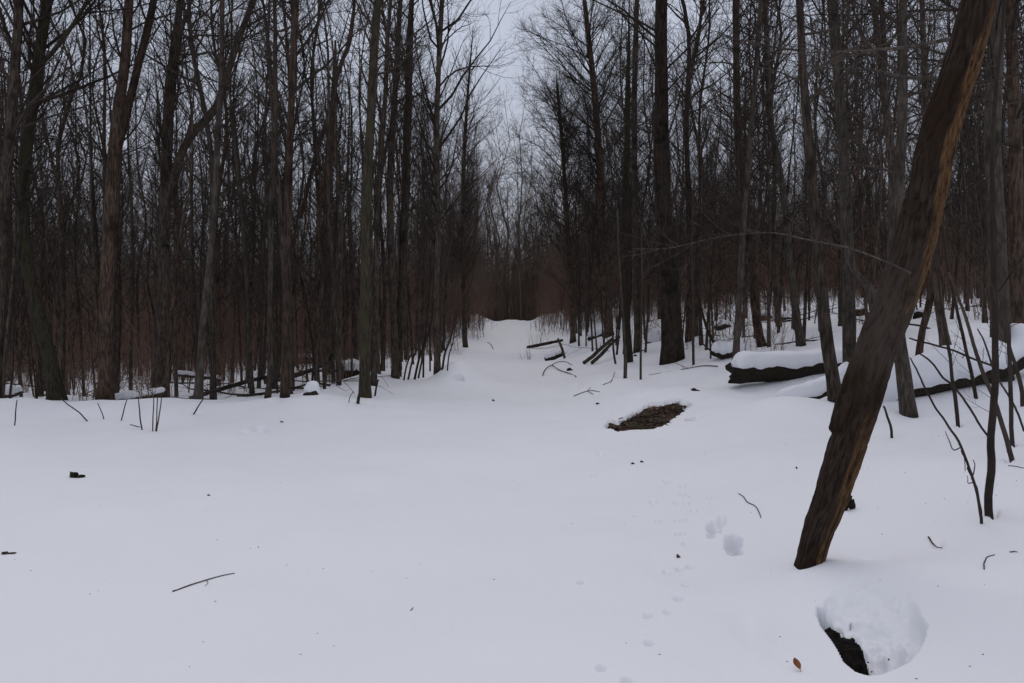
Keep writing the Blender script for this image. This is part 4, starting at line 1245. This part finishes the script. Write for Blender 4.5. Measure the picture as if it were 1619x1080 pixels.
def fallen_leaf():
    b = at(1266, 1062)
    g = np.random.default_rng(2)
    n = 9
    t = np.linspace(0, 1, n)
    wd = np.sin(t * math.pi) ** 0.8 * 0.016
    V = []
    for layer in (0, 0.0012):
        for i in range(n):
            y = t[i] * 0.055
            for k in (-1, -0.5, 0, 0.5, 1):
                V.append([k * wd[i] - 0.35 * y, 0.012 * abs(k) ** 2 + y * 0.25, 0.006 + y * 0.85 + layer])
    V = np.array(V)
    V[n * 5:, 1] += 0.0015
    idx = np.arange(n * 5).reshape(n, 5)
    f = np.stack([idx[:-1, :-1], idx[:-1, 1:], idx[1:, 1:], idx[1:, :-1]], -1).reshape(-1, 4)
    F4 = np.concatenate([f, f[:, ::-1] + n * 5])
    root = single("beech_leaf", build_mesh("beech_leaf", V, F4, None, [M_BEECH]), b, "single orange brown leaf standing in the snow left of the hole", "leaf")
    gg = Geo()
    gg.tube(resample([[0, 0, -0.01], [0, 0.001, 0.006], [-0.004, 0.003, 0.015]], 5), [0.0012] * 5, 5, True)
    part("leaf_stalk", gg.mesh("leaf_stalk", [M_BEECH]), root)
fallen_leaf()

def specks():
    g = np.random.default_rng(81)
    gg = Geo()
    for k in range(150):
        px, py = g.uniform(0, 1619), 690 + 390 * g.uniform(0, 1) ** 1.5
        if k % 3 == 0:
            px, py = g.uniform(850, 1619), g.uniform(600, 800)
        p = at(px, py)
        s = g.uniform(0.0012, 0.0035)
        gg.add(*lump(p + [0, 0, s * .4], (s * g.uniform(1, 3), s, s * 0.6), g, k, 8, 5, 0.4))
    single("bark_crumbs", gg.mesh("bark_crumbs", [M_BROWN]), (0, 0, 0), "tiny bark crumbs and seeds sprinkled over the snow", None, kind="stuff")
specks()

def grass_tuft(label, px, py, n, hpx, seed):
    g = np.random.default_rng(seed)
    b = at(px, py)
    s = b[1] / FPX
    P = np.zeros((n, 4, 3))
    a = g.uniform(0, 6.28, n)
    sp = g.uniform(0.1, 0.6, n)
    h = hpx * s * g.uniform(0.5, 1.1, n)
    o = g.normal(0, hpx * s * 0.35, (n, 2))
    for k in range(4):
        t = k / 3
        P[:, k, 0] = o[:, 0] + np.cos(a) * sp * h * t ** 1.6
        P[:, k, 1] = o[:, 1] + np.sin(a) * sp * h * t ** 1.6
        P[:, k, 2] = h * t - 0.03
    R = np.linspace(0.0045, 0.002, 4)[None].repeat(n, 0)
    gg = Geo()
    gg.tube(P, R, 3)
    single("dry_grass_tuft", gg.mesh("dry_grass_tuft", [M_GREY]), b, label, "grass tuft")
grass_tuft("thin dry grass tuft at the right path edge, far along the path", 834, 568, 26, 18, 1)
grass_tuft("wispy pale grass tuft beside the level dark stick", 850, 545, 34, 26, 2)
grass_tuft("sparse grass tuft on the bank by the left path edge", 722, 560, 18, 20, 3)

# ------------------------------------------------------------------ the wood: prototypes, then every tree an object of its own
def make_proto(name, cat, seed, H, r0, mat, crown, lean=0.05, fork=False, cm=M_TWIG, leaves=0, K=26):
    g = np.random.default_rng(seed)
    t = np.linspace(0, 1, 7)
    a = g.uniform(0, 6.28)
    dev = np.stack([np.cos(a) * lean * H * t + g.normal(0, 0.02 * H, 7) * t, np.sin(a) * lean * H * t + g.normal(0, 0.02 * H, 7) * t, H * t - 0.2], 1)
    Q = resample(dev, K, 0.008, g)
    stems = [(Q, stem_profile(K, r0, 0.010, 0.3))]
    root = empty(name, (0, 0, 0), None, cat)
    if fork:
        i = int(K * g.uniform(0.25, 0.45))
        st = Q[i]
        aa = g.uniform(0, 6.28)
        d = np.array([math.cos(aa), math.sin(aa), 0])
        L = H * 0.5
        LQ = resample([st, st + d * 0.35 + [0, 0, L * 0.15], st + d * 0.9 + [0, 0, L * 0.5], st + d * 1.2 + [0, 0, L]], 18, 0.01, g)
        LR = np.linspace(stems[0][1][i] * 0.72, 0.008, 18)
        stems.append((LQ, LR))
    part("trunk", trunk_mesh("trunk", stems, mat, 9, g).mesh("trunk", [mat]), root)
    geo = grow_crown(stems, g, **crown)
    part("crown", geo.mesh("crown", [cm]), root)
    if leaves:
        V = geo.arrays()[0]
        C = V[g.integers(0, len(V), leaves)]
        C = C[(C[:, 2] > H * 0.15) & (C[:, 2] < H * 0.8)] + g.normal(0, 0.03, (1, 3))
        lg = Geo()
        lg.add(*leaf_cards(C, g, (0.025, 0.05), 2.5))
        part("withered_leaves", lg.mesh("withered_leaves", [M_LEAF], smooth=False), root)
    return root

CR = dict(n1=60, lo=0.14, l1=2.1, ang1=42, up1=0.55, n2=8, n3=4, tw=1.0)
TALL = [make_proto("bare_tree", T, 200 + i, H, r, m, {**CR, **c}, lean, f) for i, (H, r, m, c, lean, f) in enumerate([
    (18, .075, M_BARK, {}, .02, False), (20, .10, M_BROWN, dict(l1=2.6), .02, False), (17, .055, M_BARK, dict(l1=1.9, ang1=36), .04, True), (19, .08, M_GREY, dict(l1=2.5, ang1=52), .03, False),
    (16, .05, M_BARK, dict(l1=1.8, n1=52), .05, False), (21, .12, M_BARK, dict(l1=3.0, n1=52), .02, True), (17, .065, M_MOSSY, dict(l1=2.2), .03, False), (15, .048, M_BROWN, dict(l1=1.7, n1=54, lo=.16), .06, False)])]
SAPS = [make_proto("sapling", S_, 300 + i, H, r, m, {**CR, **c}, lean, False, K=16) for i, (H, r, m, c, lean) in enumerate([
    (9, .045, M_BARK, dict(n1=52, lo=.14, l1=1.0, n2=5, n3=3, ang1=38), .06), (11, .055, M_BARK, dict(n1=46, lo=.18, l1=1.1, n2=5, n3=3, ang1=36), .04), (7, .032, M_BROWN, dict(n1=60, lo=.10, l1=.8, n2=5, n3=3), .09),
    (5, .024, M_BARK, dict(n1=70, lo=.10, l1=.7, n2=4, n3=3), .12), (12, .062, M_GREY, dict(n1=44, lo=.16, l1=1.2, n2=5, n3=3, ang1=44), .05)])]
LEAFY = [make_proto("beech_sapling", "beech sapling", 400 + i, H, .035, M_BROWN, {**CR, **dict(n1=70, lo=.10, l1=1.5, n2=6, n3=3, ang1=66, up1=.1)}, .03, False, leaves=240, K=16) for i, H in enumerate([6.5, 5.0])]

def brush_clump(seed, n, hmin, hmax, tw=1.0, spread=1.5):
    g = np.random.default_rng(seed)
    geo = Geo()
    o = g.uniform(-spread, spread, (n, 2))
    h = g.uniform(hmin, hmax, n)
    ln = g.normal(0, 0.10, (n, 2))
    K = 5
    P = np.zeros((n, K, 3))
    for k in range(K):
        t = k / (K - 1)
        P[:, k, :2] = o + ln * (h * t)[:, None] + g.normal(0, 0.03, (n, 2)) * k
        P[:, k, 2] = h * t - 0.15
    R = np.linspace(0.014, 0.004, K)[None].repeat(n, 0) * tw * g.uniform(0.6, 1.4, (n, 1))
    geo.tube(P, R, 3)
    idx = np.repeat(np.arange(n), 11)
    B, BR = kids(P, R, idx, g.uniform(0.08, 1, len(idx)), np.radians(g.normal(46, 16, len(idx))), h[idx] * g.uniform(0.12, 0.4, len(idx)), 0.3, 4, g, r0=0.007 * tw, tip=0.0035 * tw)
    geo.tube(B, BR, 3)
    id2 = np.repeat(np.arange(len(idx)), 2)
    D, DR = kids(B, BR, id2, g.uniform(0.2, 1, len(id2)), np.radians(g.normal(40, 14, len(id2))), h[idx][id2] * g.uniform(0.05, 0.16, len(id2)), 0.2, 3, g, r0=0.005 * tw, tip=0.003 * tw)
    geo.tube(D, DR, 3)
    return geo.arrays()

taken = [(s[2][0], s[2][1]) for s in HERO] + [(SNAG[0], SNAG[1])]
def far_enough(x, y, d):
    return all((x - a) ** 2 + (y - b) ** 2 > d * d for a, b in taken)

def in_wood(x, y):
    """where trees stand: not on the path, nor in the clearing in front"""
    px = CX + FPX * x / y
    if (y < 27 and 1015 < px < 1115) or (y < 21 and px > 1090) or (y < 18 and 535 < px < 615):
        return False
    if y < 84:
        edge = 3.7 - 0.012 * y - 0.3 * max(0.0, min(1.0, (y - 46) / 16))
        if x < 0:
            return -x > edge + 0.5 and y > 16.8
        return x > edge + 0.9 + 0.06 * max(0, 20 - y) and y > 14.5
    return True

def side_words(x, y):
    return ("left" if x < 0 else "right") + (" near" if y < 32 else " middle" if y < 50 else " deep")

LABEL_T = {"left near": "bare dark tree crowded among others behind the snow rim on the left",
           "left middle": "bare tree part way into the dense wood left of the path",
           "left deep": "bare tree deep in the wood left of the path, behind nearer trunks",
           "right near": "bare tree crowded among others on the snowy slope right of the path",
           "right middle": "bare tree part way up the wooded snow slope right of the path",
           "right deep": "bare tree deep in the wood right of the path, behind nearer trunks"}
LABEL_S = {k: v.replace("bare dark tree", "thin bare sapling").replace("bare tree", "thin bare sapling") for k, v in LABEL_T.items()}

def scatter(protos, n, y0, y1, dmin, labels, group, spread=0.72, smin=0.85, smax=1.2, bias=1.0, edge=None, side=None):
    first = {id(p): True for p in protos}
    g = np.random.default_rng(n * 13 + int(y0 * 7))
    made = tries = 0
    while made < n and tries < n * 400:
        tries += 1
        y = math.sqrt(g.uniform(y0 ** 2, y1 ** 2)) if bias == 1 else y0 + (y1 - y0) * g.uniform() ** bias
        x = g.uniform(-spread * y - 1, spread * y + 1)
        if side and x * side < 0:
            continue
        if edge and abs(abs(x) - 4.6) > edge:
            continue
        if not in_wood(x, y) or not far_enough(x, y, dmin):
            continue
        taken.append((x, y))
        p = protos[int(g.integers(0, len(protos)))]
        o = p if not p.get("used") else copy_tree(p)
        p["used"] = 1
        o.location = (x, y, gz(x, y))
        o.rotation_euler = (g.normal(0, 0.02), g.normal(0, 0.02), g.uniform(0, 6.28))
        s = g.uniform(smin, smax)
        o.scale = (s, s, s * g.uniform(0.95, 1.08))
        k = side_words(x, y)
        o["label"] = labels[k]
        o["group"] = group[k.split()[0]]
        made += 1
    return made

GT = {"left": "bare trees in the wood left of the path", "right": "bare trees in the wood right of the path"}
GS = {"left": "saplings in the wood left of the path", "right": "saplings in the wood right of the path"}
n_t = scatter(TALL, 30, 18, 36, 1.3, LABEL_T, GT, side=-1, smin=.7, smax=1.05)
n_t += scatter(TALL, 26, 19, 36, 1.3, LABEL_T, GT, side=1)
n_t += scatter(TALL, 165, 36, 75, 1.0, LABEL_T, GT)
n_s = scatter(SAPS, 95, 16, 34, 0.45, LABEL_S, GS, side=-1)
n_s += scatter(SAPS, 45, 17, 34, 0.6, LABEL_S, GS, side=1)
n_s += scatter(SAPS, 60, 18, 75, 0.5, LABEL_S, GS, edge=1.3, bias=1.3)
n_s += scatter(SAPS, 90, 34, 60, 0.5, LABEL_S, GS)
LB_ = {k: "beech sapling keeping withered reddish leaves, among trunks" + (" left of the path" if k[0] == "l" else " right of the path") for k in LABEL_T}
scatter(LEAFY, 16, 20, 44, 0.6, LB_, {"left": "leafy beech saplings left of the path", "right": "leafy beech saplings right of the path"}, side=1)
scatter(LEAFY, 8, 30, 50, 0.6, LB_, {"left": "leafy beech saplings left of the path", "right": "leafy beech saplings right of the path"}, side=-1)

def make_shrub(seed, n, hmin, hmax):
    root = empty("shrub", (0, 0, 0), None, "shrub")
    V, F4, F3 = brush_clump(seed, n, hmin, hmax, 0.8, 0.35)
    part("stems", build_mesh("stems", V, F4, F3, [M_BRUSH]), root)
    return root
SHRUBS = [make_shrub(900 + i, 6 + i % 3, 0.6, 2.6 + 0.3 * i) for i in range(4)]
SHL = {k: ("thin leafless shrub of upright stems under the trees " + ("left" if k[0] == "l" else "right") + " of the path") for k in LABEL_T}
SHG = {"left": "shrubs under the trees left of the path", "right": "shrubs under the trees right of the path"}
scatter(SHRUBS, 60, 17.5, 38, 0.5, SHL, SHG, side=-1, smin=.7)
scatter(SHRUBS, 46, 19, 44, 0.5, SHL, SHG, side=1, smin=.7)

def fallen_branches(n, side, y0, y1, seed):
    """dead branches lying on the snow under the trees, each one of its own shape"""
    g = np.random.default_rng(seed)
    made = 0
    while made < n:
        y = g.uniform(y0, y1)
        x = g.uniform(4, 0.66 * y) * side
        if not in_wood(x, y):
            continue
        L, a = g.uniform(0.8, 3.2), g.uniform(-0.5, 0.5) + (math.pi if g.uniform() < .5 else 0)
        t = np.linspace(0, 1, 6)
        P = np.stack([x + math.cos(a) * L * t + g.normal(0, .03 * L, 6), y + math.sin(a) * L * t + g.normal(0, .03 * L, 6), t * 0], 1)
        P[:, 2] = h0(P[:, 0], P[:, 1]) + 0.02 + g.uniform(0, 0.32) * L * t
        R = np.linspace(g.uniform(.012, .035), .006, 6)
        base = P[0].copy()
        gg = Geo()
        Q = resample(np.concatenate([P, R[:, None]], 1), 14)
        gg.tube(Q[:, :3], Q[:, 3], 6, True)
        m = 5
        B, BR_ = kids(Q[None, :, :3], Q[None, :, 3], np.zeros(m, int), g.uniform(.25, .95, m), np.radians(g.normal(45, 12, m)), L * g.uniform(.1, .4, m), 0.4, 5, g, r0=.01, tip=.003)
        gg.tube(B, BR_, 4)
        w_ = "left" if side < 0 else "right"
        single("fallen_branch", gg.mesh("fallen_branch", [M_BARK], origin=base), base, "dead twiggy branch lying on the snow under the trees " + w_ + " of the path", "fallen branch", "dead branches under the trees " + w_ + " of the path")
        made += 1
fallen_branches(22, -1, 17.5, 34, 3)
fallen_branches(26, 1, 17, 40, 4)
for p in TALL + SAPS + LEAFY + SHRUBS:
    if p.get("used"):
        del p["used"]
print("trees", n_t + len(HERO), "saplings", n_s)

# ------------------------------------------------------------------ the wood beyond, and the brush under it (no one could count it)
def low_tree(seed, H, r0, l1):
    g = np.random.default_rng(seed)
    t = np.linspace(0, 1, 6)
    P = np.stack([g.normal(0, 0.03 * H, 6) * t, g.normal(0, 0.03 * H, 6) * t, H * t - 0.3], 1)
    R = np.linspace(r0, 0.012, 6)
    geo = Geo()
    geo.tube(P, R, 5)
    m = 46
    tt = g.uniform(0.16, 0.98, m)
    ln = l1 * g.uniform(0.5, 1.2, m) * (1.1 - 0.6 * tt)
    B, BR = kids(P[None], R[None], np.zeros(m, int), tt, np.radians(g.normal(44, 12, m)), ln, 0.5, 4, g, r0=0.026, tip=0.009)
    geo.tube(B, BR, 3)
    idx = np.repeat(np.arange(m), 9)
    C, CR_ = kids(B, BR, idx, g.uniform(0.15, 1, len(idx)), np.radians(g.normal(40, 12, len(idx))), ln[idx] * g.uniform(0.25, 0.6, len(idx)), 0.3, 3, g, r0=0.012, tip=0.006)
    geo.tube(C, CR_, 3)
    return geo.arrays()

def spread_mesh(name, protos, pts, mat, label, seed, smin=0.8, smax=1.25):
    g = np.random.default_rng(seed)
    geo = Geo()
    for x, y in pts:
        V, F4, F3 = protos[int(g.integers(0, len(protos)))]
        a, s = g.uniform(0, 6.28), g.uniform(smin, smax)
        c, sn = math.cos(a) * s, math.sin(a) * s
        W = np.column_stack([V[:, 0] * c - V[:, 1] * sn + x, V[:, 0] * sn + V[:, 1] * c + y, V[:, 2] * s + gz(x, y)])
        geo.add(W, F4, F3)
    single(name, geo.mesh(name, [mat]), (0, 0, 0), label, None, kind="stuff")

def wood_points(n, y0, y1, seed, test, spread=0.74):
    g = np.random.default_rng(seed)
    out = []
    k = 0
    while len(out) < n and k < n * 200:
        k += 1
        y = math.sqrt(g.uniform(y0 ** 2, y1 ** 2))
        x = g.uniform(-spread * y, spread * y)
        if test(x, y):
            out.append((x, y))
    return out

spread_mesh("distant_wood", [low_tree(700 + i, H, r, l) for i, (H, r, l) in enumerate([(19, .09, 3.2), (17, .07, 2.8), (21, .11, 3.6), (16, .06, 2.6), (20, .08, 3.0)])],
            wood_points(430, 66, 150, 71, in_wood) + wood_points(90, 86, 108, 70, lambda x, y: abs(x) < 13), M_FAR, "far off wood of bare trees closing the end of the path", 72)
BR = [brush_clump(800 + i, 16, 1.2, 5.5) for i in range(5)]
def brush_ok(x, y):
    if y > 84:
        return True
    edge = 4.4 - 0.012 * y - 2.0 * max(0.0, min(1.0, (y - 46) / 15))
    if x < 0:
        return -x > edge + 1.2 and y > 36 + max(0, -x - 10) * 0.0
    return x > edge + 1.2 and y > 50
spread_mesh("undergrowth", BR, wood_points(700, 36, 75, 73, brush_ok) + wood_points(300, 75, 130, 74, brush_ok), M_BRUSH, "dense reddish brown brush filling the wood between the trunks", 75)

TALLBR = [brush_clump(850 + i, 14, 4.0, 9.0, 1.5) for i in range(4)]
spread_mesh("pole_thicket", TALLBR, wood_points(460, 84, 140, 76, in_wood) + wood_points(70, 86, 112, 75, lambda x, y: abs(x) < 16), M_BRUSH, "thicket of tall thin reddish brown poles beyond the crest of the path", 77)
spread_mesh("pole_thicket", TALLBR, wood_points(330, 52, 88, 78, brush_ok), M_FAR, "thicket of thin dark poles deep among the trunks on both sides", 79)
